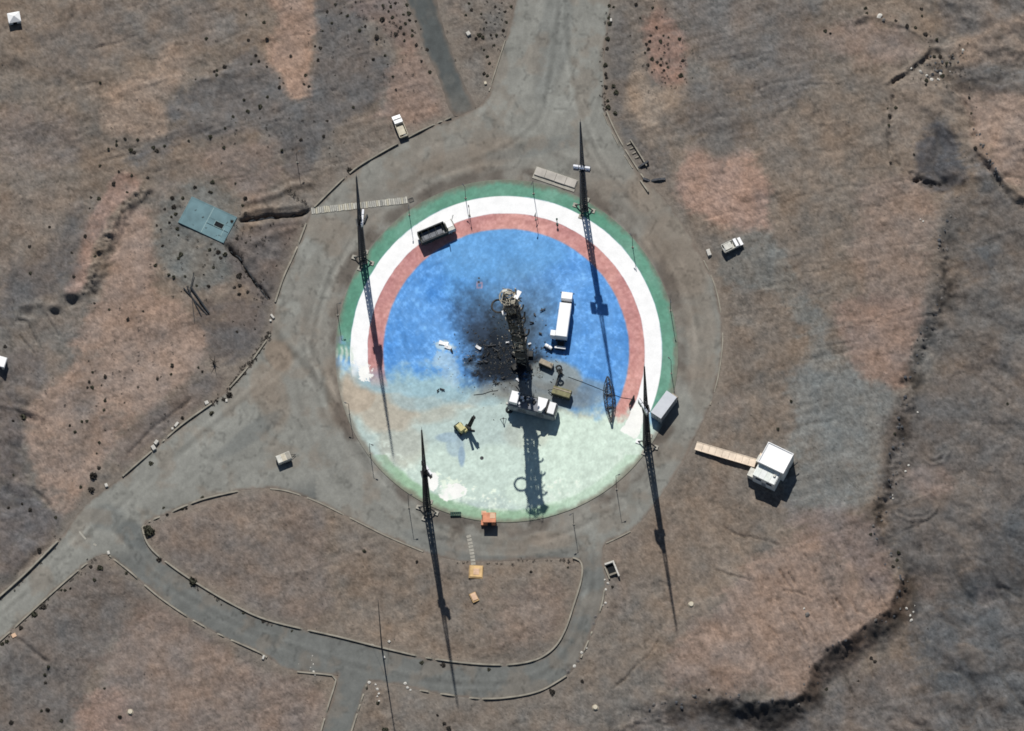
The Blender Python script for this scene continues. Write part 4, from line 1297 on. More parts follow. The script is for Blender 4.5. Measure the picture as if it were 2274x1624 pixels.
for k in range(9):
    u = k / 8
    q = G(1041 + 14 * u - 4 * u * u, 1192 + 60 * u)
    obj('slab', MB().box(q.x - pw_.location.x, q.y - pw_.location.y, -.02, 1.0, .62, .07 + .01 * (k % 2), R(15 - 12 * u)), M_conc, pw_)
t = thing('green_bench', 'dark green slatted rack lying on the faded green rim of the pad', 'rack', (*G(1012, 1143)[:2], .12), R(-2))
for k in range(5):
    obj('slat', MB().box(-.95 + .47 * k, 0, .3, .3, .9, .1), M_green, t)
obj('frame', MB().box(0, .4, 0, 2.4, .14, .3).box(0, -.4, 0, 2.4, .14, .3), M_green, t)
t = thing('equipment_trailer', 'small pale box trailer parked on the paved apron by the road fork', 'trailer', place(630, 1016, 1.7, 0), heading((616, 1020), (646, 1008)))
obj('body', MB().box(0, 0, .5, 3.2, 1.9, 1.2, 0, 1, .06), M_offw, t)
for k in range(3):
    obj('roof_panel', MB().box(-1.03 + 1.03 * k, 0, 1.702, .96, 1.7, .05), (M_offw, M_cream, M_conc)[k], t)
obj('drawbar', MB().bar((1.6, .4, .45), (2.8, 0, .4), .06).bar((1.6, -.4, .45), (2.8, 0, .4), .06), M_dark, t)
obj('stand', MB().box(1.2, -1.1, 0, .12, .12, .9), M_dark, t)
wheels(t, (-.5, .35), .85, .36, .22)

# ------------------------------------------------------------------ parked vehicles off the pad


def pickup(label, px, py, h, rz, L, cab_m, bed_m):
    t = thing('pickup_truck', label, 'pickup', place(px, py, h, ground_z(px, py)), rz)
    f = L / 5.6
    obj('chassis', MB().box(0, 0, .45, L, 1.9, .4), M_dark, t)
    cb = obj('cab', MB().profile([(.5 * f, .6), (2.75 * f, .6), (2.78 * f, 1.05), (1.9 * f, 1.2), (1.45 * f, 1.85), (.65 * f, 1.9)], -.95, .95), cab_m, t)
    obj('windscreen', MB().profile([(1.92 * f, 1.22), (1.96 * f, 1.23), (1.5 * f, 1.86), (1.47 * f, 1.85)], -.85, .85), M_glass, cb)
    obj('bed_floor', MB().box(-1.15 * f, 0, .86, 3.1 * f, 1.7, .06), bed_m, t)
    for s in (-1, 1):
        obj('bed_side', MB().box(-1.15 * f, s * .95, .86, 3.1 * f, .12, .8), bed_m, t)
        obj('headlight', MB().box(2.79 * f, s * .7, .75, .05, .3, .18), M_lamp, t)
    obj('tailgate', MB().box(-2.74 * f, 0, .86, .1, 1.78, .75), bed_m, t)
    obj('cover', MB().box(-1.2 * f, .1, 1.5, 2.2 * f, 1.5, .12, 0, .95), bed_m, t)
    obj('crate', MB().box(-2.2 * f, -.3, .92, .6, .7, .5), M_grey, t)
    wheels(t, (1.8 * f, -1.6 * f), .85, .4, .26)
    return t


pickup('cream pickup with white cab parked by the kerb above the ring road', 888, 279, 1.7, heading((899, 304), (879, 254)), 5.5, M_white, M_cream)
pickup('short pale pickup parked on soil outside the ring road near the salmon patch', 1626, 543, 1.6, heading((1608, 552), (1645, 534)), 4.7, M_white, M_offw)

# ------------------------------------------------------------------ huts at the edge of the site
t = thing('white_hut', 'small white hut with pitched roof and dark door in the far upper corner', 'hut', (*GP(32, 45)[:2], ground_z(32, 45)), R(8))
obj('wall', MB().box(0, 0, 0, 2.4, 2.0, 1.8), M_white, t)
obj('roof', MB().add([(-1.4, -1.2, 1.8), (1.4, -1.2, 1.8), (1.4, 1.2, 1.8), (-1.4, 1.2, 1.8), (0, .1, 2.7)], [(3, 2, 1, 0), (0, 1, 4), (1, 2, 4), (2, 3, 4), (3, 0, 4)]), M_white, t)
d_ = obj('door', MB().box(0, -1.02, 0, .9, .06, 1.7), M_black, t)
obj('handle', MB().box(.3, -1.06, .85, .05, .05, .15), M_grey, d_)
obj('side_wall', MB().box(-1.25, -.9, 0, .2, .5, 1.0).box(1.25, -.9, 0, .2, .5, 1.0), M_offw, t)
t = thing('white_hut', 'white hut cut off by the picture edge above the gully', 'hut', (*G(0, 808)[:2], ground_z(3, 808)), R(-20))
obj('wall', MB().box(0, 0, 0, 2.6, 2.2, 1.7), M_offw, t)
obj('roof', MB().box(0, 0, 1.7, 2.9, 2.5, .2, 0, .9), M_white, t)
d_ = obj('door', MB().box(.3, -1.12, 0, .9, .06, 1.5), M_dark, t)
obj('handle', MB().box(.6, -1.17, .8, .05, .05, .15), M_grey, d_)
t = thing('concrete_enclosure', 'open pale concrete enclosure with dark pit beside the small road', 'enclosure', (*G(1359, 1268)[:2], ground_z(1359, 1268)), heading((1365, 1285), (1351, 1250)))
obj('beam', MB().box(0, -.95, 0, 3.9, .35, .8), M_rockw, t)
obj('beam', MB().box(1.75, .15, 0, .4, 1.8, .8), M_rockw, t)
obj('beam', MB().box(-.9, .1, 0, .4, 1.7, .6), M_kerb, t)
obj('beam', MB().box(-.2, 1.2, 0, 3.0, .3, .5), M_kerb, t)
obj('pit', MB().box(.5, .1, .02, 2.0, 1.5, .05), M_black, t)


# ------------------------------------------------------------------ lightning masts
def mast(label, px, py, Hh, rack, foot_m=M_conc, bright=False):
    base = G(px, py, .0)
    base.z = .02
    t = thing('lightning_mast', label, 'mast', base, R(8), 'lightning masts round the pad')
    hw = lambda z: (.74 - .36 * z / (Hh * .52)) if z < Hh * .52 else max(.06, .38 - .32 * (z - Hh * .52) / (Hh * .48))
    cor = lambda z, k: Vector(((1, 1, -1, -1)[k] * hw(z), (1, -1, -1, 1)[k] * hw(z), z))
    zs = [0, Hh * .12, Hh * .26, Hh * .4, Hh * .52, Hh * .68, Hh * .84, Hh]
    for k in range(4):
        mb = MB()
        for a_, b_ in zip(zs[:-1], zs[1:]):
            mb.bar(cor(a_, k), cor(b_, k), .13 if a_ < Hh * .5 else .085)
        obj('leg', mb, M_mast, t)
    br = MB()
    z = .6
    while z < Hh - 1:
        st = max(.8, hw(z) * 2.0)
        for k in range(4):
            a_, b_ = cor(z, k), cor(min(z + st, Hh), (k + 1) % 4)
            w_ = .06 if z < Hh * .5 else .05
            br.bar(a_, b_, w_, 3)
            br.bar(cor(z, (k + 1) % 4), cor(min(z + st, Hh), k), w_, 3)
            br.bar(a_, cor(z, (k + 1) % 4), w_, 3)
        z += st
    obj('bracing', br, M_mast, t, kind='stuff')
    obj('shadow_core', MB().box(.08, 0, .3, .6, .5, Hh * .52 - .3, 0, .8), M_mast, t)  # inner box added so the lattice casts a solid shadow
    ld = MB().bar((-.3, 0, .3), (-.25, 0, Hh * .52), .05).bar((-.3, .3, .3), (-.25, .2, Hh * .52), .05)
    obj('ladder', ld, M_mast, t)
    obj('spire', MB().bar((0, 0, Hh * .98), (0, 0, Hh + 2.2), .07, 6, .03), M_mast, t)
    for k in range(4):
        a_ = PI / 4 + k * PI / 2 + .25
        q = Vector((2.1 * math.cos(a_), 2.1 * math.sin(a_), .25))
        s_ = obj('strut', MB().bar(q, (.45 * math.cos(a_), .45 * math.sin(a_), 2.2), .15, 6), M_mast, t)
        obj('footing', MB().box(q.x, q.y, 0, .95, .95, .3, a_), M_white if bright and k == 1 else foot_m, s_)
    obj('base_plate', MB().box(0, 0, 0, 1.9, 1.9, .25), foot_m, t)
    if bright:
        obj('cabinet', MB().box(-.2, 1.2, .25, .9, .9, .9), M_white, t)
    # floodlight rack half way up, on the side that faces the pad
    hr = Hh * .5
    a_ = rack
    u = Vector((math.cos(a_), math.sin(a_), 0))
    v = Vector((-u.y, u.x, 0))
    fr = MB()
    for zz in (hr - 1.6, hr - .2, hr + 1.2):
        fr.bar(u * .4 + v * -1.9 + Vector((0, 0, zz)), u * .4 + v * 1.9 + Vector((0, 0, zz)), .08)
    for s in (-1, 1):
        fr.bar(u * .4 + v * 1.9 * s + Vector((0, 0, hr - 1.6)), u * .4 + v * 1.9 * s + Vector((0, 0, hr + 1.2)), .08)
        fr.bar(u * .3 + Vector((0, 0, hr - 1.6)), u * .4 + v * 1.9 * s + Vector((0, 0, hr - .2)), .07)
    rk = obj('light_rack', fr, M_mast, t)
    for r_ in range(2):
        for c_ in range(3):
            if r_ == 0 and c_ == 1:
                continue
            q = u * .62 + v * (-1.3 + 1.3 * c_) + Vector((0, 0, hr - 1.45 + 1.4 * r_))
            obj('floodlight', MB().box(q.x, q.y, q.z, .5, 1.15, 1.3, a_), M_lamp if r_ else M_mast, rk)
    obj('work_platform', MB().box(0, 0, hr - 2.2, 1.7, 1.7, .12), M_mast, t)
    obj('dish', MB().bar(Vector((0, 0, Hh * .2)) + v * .5, Vector((.0, .0, Hh * .2)) + v * .9, .3, 8, .45), M_mast, t)
    return t


mast('tall dark lattice mast standing between the drain cover and the black lorry', 806, 579, 55.5, R(-15))
mast('tall dark lattice mast standing by the long pale concrete plinth', 1297, 463, 56.5, R(-110))
mast('tall dark lattice mast standing beside the green rack and orange booth', 949, 1134, 55.0, R(20))
mast('tall dark lattice mast with a white cabinet at its foot beside the grey container', 1437, 988, 53.0, R(200), bright=True)


# slim pole by the lower road
p = GP(848, 1440)
t = thing('antenna_pole', 'very slim tall antenna pole with pale anchors beside the lower road kerb', 'pole', p)
obj('pole', MB().bar((0, 0, 0), (0, 0, 17), .16, 6, .12), M_pole, t)
obj('upper_pole', MB().bar((0, 0, 17), (0, 0, 34), .12, 6, .06), M_pole, t)
for k in range(3):
    a_ = R(40 + 120 * k)
    obj('guy_wire', MB().bar((2.2 * math.cos(a_), 2.2 * math.sin(a_), .2), (0, 0, 9), .02, 3), M_pole, t)
    obj('anchor', MB().box(2.2 * math.cos(a_), 2.2 * math.sin(a_), -.1, .5, .5, .4, a_), M_rockw, t)

# thin lamp posts round the pad
LP = [(1034, 441, 7.5, .1, 'thin dark lamp post on the green ring nearest the top of the pad'), (1185, 431, 8.5, .1, 'thin dark lamp post on the green ring beside the pale plinth'), (909, 478, 7.0, .1, 'thin dark lamp post between the drain cover end and the black lorry'),
      (1405, 550, 7.0, .1, 'thin dark lamp post on the green ring facing the salmon soil patch'), (1489, 690, 8.0, .0, 'thin dark lamp post on the pad edge level with the white lorry'), (1491, 830, 9.0, .0, 'thin dark lamp post on the pad edge just above the container'), (1369, 1087, 9.5, 0, 'thin dark lamp post on the lower pad edge toward the container'),
      (1274, 1165, 8.0, 0, 'thin dark lamp post on the lower pad edge past the tower shadow'), (908, 1128, 9.0, 0, 'thin dark lamp post just outside the pad beside the lower mast'), (822, 1008, 7.0, 0, 'thin dark lamp post on the pad edge by the paved apron'), (776, 920, 7.0, 0, 'thin dark lamp post at the tan worn edge of the pad'),
      (660, 361, 6.5, None, 'thin dark post standing alone on bare soil above the drain trench'), (750, 700, 7.5, 0, 'thin dark lamp post at the pad edge below the drain cover mast'), (1043, 480, 4.5, .1, 'short thin post on the red ring beside the black lorry'), (1190, 488, 4.5, .1, 'short thin post where red ring meets white ring at the top')]
for x, y, hh, z, lb in LP:
    q = GP(x, y) if z is None else Vector((*G(x, y)[:2], z))
    t = thing('lamp_post', lb, 'lamp post', q, R(random.randint(0, 360)), 'thin posts round the pad')
    obj('pole', MB().bar((0, 0, 0), (0, 0, hh), .08, 6, .05), M_pole, t)
    obj('arm', MB().bar((0, 0, hh - .1), (.6, 0, hh), .05), M_pole, t)
    obj('lamp', MB().box(.75, 0, hh - .1, .5, .24, .14), M_pole, t)
    obj('base', MB().box(0, 0, 0, .4, .4, .2), M_conc, t)

# ------------------------------------------------------------------ the burnt launch tower
TB = G(1160, 803, 0)
tw = thing('launch_tower', 'tall charred lattice launch tower standing over the burnt centre of the pad', 'tower', (TB.x, TB.y, .12), R(-6))
TH_ = 44.0
lean = lambda z: Vector((-2.3 * (z / TH_) ** 1.3, .2 * z / TH_, 0))
hwt = lambda z: 1.05 + .4 * (z / TH_) ** 2
tc_ = lambda z, k: Vector(((1, 1, -1, -1)[k] * hwt(z), (1, -1, -1, 1)[k] * hwt(z), z)) + lean(z)
bays = 17
rs = random.Random(11)
for k in range(4):
    mb = MB()
    for i in range(bays - (0, 1, 2, 1)[k]):
        mb.bar(tc_(TH_ * i / bays, k), tc_(TH_ * (i + 1) / bays, k) + Vector((rs.uniform(-.1, .1), rs.uniform(-.1, .1), 0)), .17)
    obj('leg', mb, (M_rust, M_char, M_char, M_rust)[k], tw)
for i in range(bays):
    z0, z1 = TH_ * i / bays, TH_ * (i + 1) / bays
    mb = MB()
    for k in range(4):
        j = (k + 1) % 4
        if rs.random() < (.92 if i < bays - 1 else .5):
            mb.bar(tc_(z1, k), tc_(z1, j), .12)
        if rs.random() < .8:
            mb.bar(tc_(z0, k), tc_(z1, j), .09)
        if rs.random() < .6:
            mb.bar(tc_(z0, j), tc_(z1, k), .09)
    obj('bracing', mb, M_rust if rs.random() < .65 else M_char, tw)
# each level keeps only scraps of its gratings
for i in range(1, bays):
    z = TH_ * i / bays - .1
    c = lean(z)
    w_ = hwt(z)
    for j in range(rs.choice([5, 6, 7]) if z > 12 else 4):
        sx, sy = rs.uniform(.5, 1.6), rs.uniform(.4, 1.3)
        x_, y_ = c.x + rs.uniform(-w_, w_), c.y + rs.uniform(-w_, w_)
        obj('grating', MB().box(x_, y_, z + rs.uniform(-.7, .3), sx, sy, .09, R(rs.uniform(-35, 35)), rs.uniform(.6, 1)), rs.choice([M_rust, M_rust, M_tan, M_bed, M_char] if z > 22 else [M_rust, M_tan, M_char, M_char]), tw)
for i in range(3):
    c = lean(3 * i + 1.5)
    obj('lift_shaft', MB().box(c.x - .2, c.y, 3 * i, 1.5, 1.5, 2.8, R(rs.uniform(-4, 4))), M_char, tw)
for i, (z, s, w_) in enumerate(((3, 1, 2.6), (7, 0, 2.5), (10.5, 1, 2.3), (14, 1, 2.2), (17.5, 0, 2.0), (21, 1, 1.6), (25, 0, 1.4), (39, 1, 1.6))):
    c = lean(z)
    obj('cladding_panel', MB().box(c.x + (1.45 if s else 0), c.y + (0 if s else -1.45), z, .08 if s else w_, w_ if s else .08, 2.8, R(rs.uniform(-6, 6))), M_char if i != 7 else M_rust, tw)


def arc(cx, cy, z, r, a0, a1, n=14, tilt=.15):
    return [(cx + r * math.cos(q), cy + r * math.sin(q), z + tilt * r * math.sin(q)) for q in np.linspace(R(a0), R(a1), n)]


c = lean(35.5)
obj('ring_platform', MB().path(arc(c.x - 2.9, c.y + .2, 35.5, 1.5, 0, 350, 18, 0), .24, 5, True), M_char, tw)
c = lean(42.5)
obj('ring_platform', MB().path(arc(c.x - .4, c.y, 42.2, 1.7, 60, 320, 12, .3), .16, 5), M_rust, tw)
for i, (z, r_, a0, a1) in enumerate(((20.5, 1.2, -140, 20), (28, .9, -120, 30), (31.8, 1.1, -110, 20), (37.2, 1.2, -100, 10))):
    c = lean(z)
    obj('service_arm', MB().path(arc(c.x + 1.5, c.y, z, r_, a0, a1, 8, .5), .2, 5), M_char, tw)
for i in range(44):
    x0 = rs.uniform(-1.6, 1.6)
    z0, z1 = rs.uniform(22, 38), rs.uniform(30, 44)
    a_, b_ = lean(z0) + Vector((x0, rs.uniform(-1.6, 1.6), z0)), lean(z1) + Vector((x0 * 1.1 + rs.uniform(-.5, .5), rs.uniform(-1.6, 1.6), z1))
    obj('cable', MB().bar(a_, b_, rs.uniform(.07, .15), 4), rs.choice([M_char, M_rust, M_rust, M_tan, M_bed]), tw)
for i in range(26):
    z0 = rs.uniform(8, 42)
    k = rs.choice([0, 1, 2, 3])
    a_ = tc_(z0, k)
    sgn_ = 1 if k < 2 else -1
    obj('bent_beam', MB().bar(a_, a_ + Vector((sgn_ * rs.uniform(.2, 1.1), rs.uniform(-.8, .6), rs.uniform(-1.5, 1))), rs.uniform(.08, .14)), M_char if i % 2 else M_rust, tw)
c = lean(43)
obj('white_panel', MB().box(c.x + 1.9, c.y + .5, 42.6, 1.0, 2.0, .2, R(-25)), M_white, tw)
c = lean(37)
obj('white_panel', MB().box(c.x - 1.5, c.y - 1.4, 35.4, .9, .9, .7, R(20)), M_white, tw)
obj('lamp_bar', MB().box(lean(43.8).x - .9, lean(43.8).y + .8, 43.9, 1.1, .5, .3, R(15)), M_offw, tw)
# foot of the tower
for i in range(4):
    obj('footing', MB().box((1.6, 1.6, -1.6, -1.6)[i], (1.6, -1.6, -1.6, 1.6)[i], 0, 1.3, 1.3, .8, .3 * i), M_char, tw)

# fallen truss cage on the edge of the blue
a_, b_ = G(1349, 838, .9), G(1358, 940, .9)
t = thing('truss_cage', 'long dark spindle shaped lattice truss lying across the blue and red paint', 'truss', ((a_.x + b_.x) / 2, (a_.y + b_.y) / 2, .12), math.atan2(b_.y - a_.y, b_.x - a_.x))
L = (b_ - a_).length
rad_ = lambda u: 1.25 * max(.12, math.sin(PI * min(1, max(0, u)) ** .8)) 
pts = lambda u, k: (-L / 2 + L * u, rad_(u) * math.cos(2 * PI * k / 6), 1.25 + rad_(u) * .95 * math.sin(2 * PI * k / 6))
for k in range(6):
    obj('longeron', MB().path([pts(i / 12, k) for i in range(13)], .085, 4), M_pole, t)
for i in (1, 3, 5, 7, 9, 11):
    obj('hoop', MB().path([pts(i / 12, k) for k in range(6)], .06, 4, True), M_pole, t)
dg = MB()
for i in range(12):
    for k in range(6):
        dg.bar(pts(i / 12, k), pts((i + 1) / 12, (k + 1) % 6), .035, 3)
obj('diagonal', dg, M_pole, t, kind='stuff')
obj('cradle', MB().box(-1.5, 0, 0, .3, 1.6, .35).box(1.5, 0, 0, .3, 1.6, .35), M_dark, t)

# hose and cable lines on the pad
tag(obj('hose', MB().path([(*G(x, y)[:2], .18) for x, y in [(1262, 838), (1300, 852), (1340, 868), (1380, 884), (1408, 888)]], .06, 4), M_dark), 'thin dark hose lying from the lighting tower to the red ring', 'hose')
tag(obj('hose', MB().path([(*G(x, y)[:2], .18) for x, y in [(1106, 868), (1090, 870), (1072, 876), (1052, 878)]], .07, 4), M_char), 'short charred hose lying beside the rear of the transporter', 'hose')
t = thing('cable_reel', 'dark cable reel lying below the rear corner of the transporter', 'reel', (*G(1131, 911)[:2], .12), .4)
ringp = lambda r_, z: [(r_ * math.cos(q), r_ * math.sin(q), z) for q in np.linspace(0, 2 * PI, 14, endpoint=False)]
obj('coil', MB().path(ringp(.55, .2), .2, 6, True), M_dark, t)
obj('flange', MB().path(ringp(.8, .08), .07, 4, True), M_char, t)
t = thing('tripod', 'thin dark tripod standing on concrete below the transporter rear', 'tripod', (*G(1118, 935)[:2], .12), .2)
for k in range(3):
    q = R(120 * k + 20)
    obj('leg', MB().bar((0, 0, 1.5), (.8 * math.cos(q), .8 * math.sin(q), 0), .06), M_dark, t)
obj('head', MB().box(0, 0, 1.45, .3, .3, .3), M_dark, t)
t = thing('access_post', 'slanting dark pipe gate on the red ring near the white footed mast', 'gate', (*G(1403, 893)[:2], .12), R(60))
obj('post', MB().bar((-1.2, 0, 0), (-1.2, 0, 1.2), .1).bar((1.2, 0, 0), (1.2, 0, 1.2), .1), M_char, t)
obj('rail', MB().bar((-1.2, 0, 1.2), (1.2, 0, 1.2), .13).bar((-1.2, 0, .6), (1.2, 0, .6), .13), M_char, t)
obj('panel', MB().box(.2, 0, .1, 1.8, .06, 1.0), M_char, t)
tag(obj('marker_plate', MB().box(0, 0, 0, .5, .5, .05).box(.1, .9, 0, .35, .35, .04), M_dark, None, (*G(1063, 627)[:2], .125)), 'tiny dark plates beside the pale square mark on the blue paint', 'plate')
t = thing('signal_stand', 'small dark stand with two heads on the white ring near the plinth', 'stand', (*G(1237, 497)[:2], .12))
obj('post', MB().bar((0, -.6, 0), (0, -.6, 1.0), .08).bar((0, .6, 0), (0, .6, 1.0), .08), M_green, t)
obj('head', MB().box(0, -.6, 1.0, .45, .45, .3).box(0, .6, 1.0, .4, .4, .3), M_green, t)
t = thing('leaning_board', 'narrow dark board leaning beside the drain cover mast', 'board', (*G(812, 487)[:2], .02), R(66))
obj('panel', MB().box(0, 0, 0, 2.0, .35, .5), M_dark, t)
obj('prop', MB().bar((0, .5, 0), (0, .1, .45), .05), M_pole, t)
tag(obj('manhole', MB().bar((0, 0, 0), (0, 0, .05), .42, 12), M_dark, None, (*G(1070, 1018)[:2], .122)), 'round dark manhole lid on the worn concrete below the crane', 'manhole')

# blast debris
M_ash = mat('ash_steel', (.1, .1, .1), .85, .4, 2)
DB = [(1062, 774, 1.6, 'white'), (1092, 769, 2.2, 'grey'), (1100, 778, 1.8, 'grey'), (1084, 787, 1.2, 'char'), (1110, 766, 1.5, 'grey'), (1120, 778, 1.6, 'char'), (1127, 762, 1.0, 'white'), (1074, 792, 1.1, 'char'), (1137, 770, 1.3, 'grey'), (1108, 792, 1.7, 'char'),
      (1176, 765, .9, 'white'), (1168, 755, .9, 'white'), (1045, 799, 1.3, 'grey'), (1066, 805, 1.6, 'grey'), (1079, 805, .9, 'grey'), (995, 772, 2.0, 'white'), (985, 764, 2.6, 'white'), (1003, 780, 1.0, 'char'), (982, 866, 1.4, 'grey'), (973, 869, .9, 'char'), (1118, 841, 1.0, 'grey'), (1100, 852, 1.2, 'char'), (1150, 845, 1.1, 'white'), (1164, 838, .8, 'grey'), (1200, 742, .9, 'grey'), (1188, 700, .9, 'grey'), (1181, 718, 1.2, 'char'), (1205, 690, 1.6, 'grey')]
dm = {'white': (M_white, 'pale bent sheet metal piece'), 'grey': (M_ash, 'dull ashen twisted beam piece'), 'char': (M_char, 'blackened broken beam piece')}
for x, y, s, k in DB:
    s *= .8
    m_, nm = dm[k]
    mb = MB()
    a_ = rs.uniform(0, PI)
    d0 = Vector((math.cos(a_), math.sin(a_), 0)) * s / 2
    if k == 'white':
        n_ = Vector((-d0.y, d0.x, 0)) * .5
        z = [rs.uniform(.05, .5) for _ in range(6)]
        vs = []
        for i in range(3):
            b_ = d0 * (i - 1) * 1.0
            vs += [(*(b_ + n_ * rs.uniform(.6, 1.2))[:2], z[i]), (*(b_ - n_ * rs.uniform(.6, 1.2))[:2], z[i + 3])]
        vs += [(p_[0], p_[1], p_[2] + .07) for p_ in vs]
        mb.add(vs, [(0, 2, 3, 1), (2, 4, 5, 3), (6, 7, 9, 8), (8, 9, 11, 10), (0, 6, 8, 2), (2, 8, 10, 4), (1, 3, 9, 7), (3, 5, 11, 9), (0, 1, 7, 6), (4, 10, 11, 5)])
    else:
        mb.bar(-d0 + Vector((0, 0, rs.uniform(.1, .4))), d0 + Vector((0, 0, rs.uniform(.1, .7))), rs.uniform(.1, .2))
        mb.bar(-d0 * .3 + Vector((0, 0, .15)), Vector((-d0.y * .7, d0.x * .7, rs.uniform(.1, .5))), rs.uniform(.08, .16))
    where = 'on the soot of the blast area' if math.hypot(x - 1125, y - 785) < 75 else 'on the concrete outside the soot'
    tag(obj('debris_piece', mb, m_, None, (*G(x, y)[:2], .13)), nm + ' lying ' + where, 'debris', 'blast debris on the pad')
sc_ = MB()
for i in range(600):
    q = rs.gauss(0, 1), rs.gauss(0, 1)
    p = G(1128 + 46 * q[0], 790 + 38 * q[1])
    s = rs.uniform(.06, .22)
    sc_.box(p.x, p.y, .12, s * rs.uniform(1, 3), s, rs.uniform(.04, .16), rs.uniform(0, PI), .8)
o = obj('rubble', sc_, M_char)
o['kind'] = 'stuff'
sc_ = MB()
for i in range(70):
    q = rs.gauss(0, 1), rs.gauss(0, 1)
    p = G(1110 + 80 * q[0], 800 + 50 * q[1])
    s = rs.uniform(.06, .18)
    sc_.box(p.x, p.y, .12, s * rs.uniform(1, 2.5), s, rs.uniform(.04, .12), rs.uniform(0, PI), .8)
o = obj('litter', sc_, M_bed)
o['kind'] = 'stuff'

for L, lb in (([(540, 490), (570, 487), (620, 480), (660, 474), (686, 468)], 'thick black tube added as shade in the ditch that ends at the drain cover'), ([(512, 553), (530, 570), (550, 600), (572, 635), (594, 665)], 'black tube added as shade in the narrow ditch below the teal slab')):
    P_ = smooth_line(L, 5)  # dark tubes added along both ditches to deepen their shade
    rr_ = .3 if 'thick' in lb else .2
    tag(obj('shade_tube', MB().path([(*G(a, b)[:2], min(ground_z(a, b), -.25) + .1) for a, b in P_], rr_, 7), M_dark), lb, 'added shade')

# ------------------------------------------------------------------ fallen poles left of the paving
for i, (a_, b_, r_, lb) in enumerate((((408, 641), (460, 700), .16, 'longest dark fallen timber pole in the crossed heap on soil'), ((415, 638), (447, 702), .12, 'dark fallen timber pole second in the crossed heap on soil'), ((424, 640), (464, 697), .2, 'thick dark fallen timber pole across the crossed heap on soil'), ((431, 610), (420, 655), .1, 'short thin dark pole pointing up from the crossed heap'), ((426, 660), (432, 716), .06, 'thinnest dark rod crossing under the heap of poles'))):
    p, q = G(*a_), G(*b_)
    z = .1 + .14 * i
    tag(obj('fallen_pole', MB().bar((p.x, p.y, z + ground_z(*a_) + .3), (q.x, q.y, z + ground_z(*b_)), r_, 7), M_dark), lb, 'pole', 'fallen poles in a crossed heap')
t = thing('dead_stump', 'black ragged dead stump on soil beside the paved apron edge', 'stump', GP(475, 808))
obj('trunk', MB().bar((0, 0, -.1), (.1, .1, 1.5), .35, 7, .2), M_bush, t)
for k in range(5):
    q = R(72 * k)
    obj('branch', MB().bar((.05, .05, .6 + .15 * k), (1.1 * math.cos(q), 1.3 * math.sin(q), 1.5 + .2 * k), .1, 5, .04), M_bush, t)

# ------------------------------------------------------------------ rocks and blocks


def rock_mesh(seed, flat=.7, n=2):
    r = random.Random(seed)
    bm = bmesh.new()
    bmesh.ops.create_icosphere(bm, subdivisions=1, radius=.5)
    for v in bm.verts:
        v.co *= r.uniform(.72, 1.15)
        v.co.z = max(v.co.z * flat, -.12)
    me = bpy.data.meshes.new('rock')
    bm.to_mesh(me)
    bm.free()
    return me


RK = {}
NAMED = []
for nm, m_ in (('pale', M_rockw), ('grey', M_rock), ('dark', M_rockd)):
    RK[nm] = []
    for i in range(5):
        me = rock_mesh(i * 7 + len(nm))
        me.materials.append(m_)
        RK[nm].append(me)


def rock(px, py, s, tone, label, group, name='boulder'):
    o = bpy.data.objects.new(name, random.choice(RK[tone]))
    COL.objects.link(o)
    z = ground_z(px, py)
    q = G(px, py, z)
    o.location = (q.x, q.y, z + .05)
    o.rotation_euler = (0, 0, random.uniform(0, 6.28))
    s *= .82
    o.scale = (s * random.uniform(.85, 1.2), s * random.uniform(.85, 1.2), s * random.uniform(.8, 1.1))
    tag(o, label, 'rock', group)
    NAMED.append((o, px, py))
    return o


def slab_block(px, py, lx, ly, hz, rz, label, group=None, m=M_rockw, name='concrete_block'):
    z = ground_z(px, py)
    q = G(px, py, z)
    tag(obj(name, MB().box(0, 0, -.1, lx, ly, hz + .1, 0, .93, .05), m, None, (q.x, q.y, z), (0, 0, rz)), label, 'block', group)


g = 'white blocks tipped along the road parapet'
slab_block(459, 896, .9, .9, .6, .4, 'single bright white block at the upper end of the road parapet', g)
slab_block(347, 984, 1.1, .8, .7, .9, 'white block standing behind its twin near the middle of the parapet', g)
slab_block(341, 996, .9, 1.2, .7, .5, 'bright white block nearest the parapet beside its twin', g)
slab_block(392, 944, .6, 1.3, .5, -.7, 'long white block among dark rubble behind the parapet', g)
slab_block(383, 953, .5, .6, .4, .2, 'small white block beside the long one in dark rubble', g)
slab_block(236, 1079, .7, .9, .5, .3, 'pale block at the lower end of the parapet near dark bushes', g)
slab_block(503, 1861 - 970, .5, .7, .4, 0, 'small pale block just above the single bright block', g)
slab_block(605, 704, .5, 1.2, .5, R(35), 'white block lying at the kerb end where the trench meets the road')
slab_block(601, 713, .5, .5, .4, 0, 'smaller white block beside the kerb end block', None)
slab_block(241, 1229, .6, .9, .5, .2, 'pale block on the corner where the lower road forks off')
slab_block(31, 1413, 1.1, 1.0, .5, R(25), 'sandy block at the roadside near the lower picture corner', None, M_peach)
slab_block(585, 1461, .5, 1.0, .4, R(-20), 'white block on soil below the dark lower road')
slab_block(1574, 562, .9, 1.6, .5, R(15), 'pale rounded block beside the short pickup')
slab_block(1040, 76, .9, 1.0, .6, .5, 'white broken block beside the scrub between track and road')
slab_block(1078, 186, .6, .7, .5, .2, 'cream block at the road edge by the track junction', None, M_cream)
slab_block(1357, 27 * 1.7, .5, .8, .5, 0, 'small white block on the edge of the wide road', None)
slab_block(1297, 1328, .5, .9, .06, .2, 'pale flat patch stone on the small road bend', None)
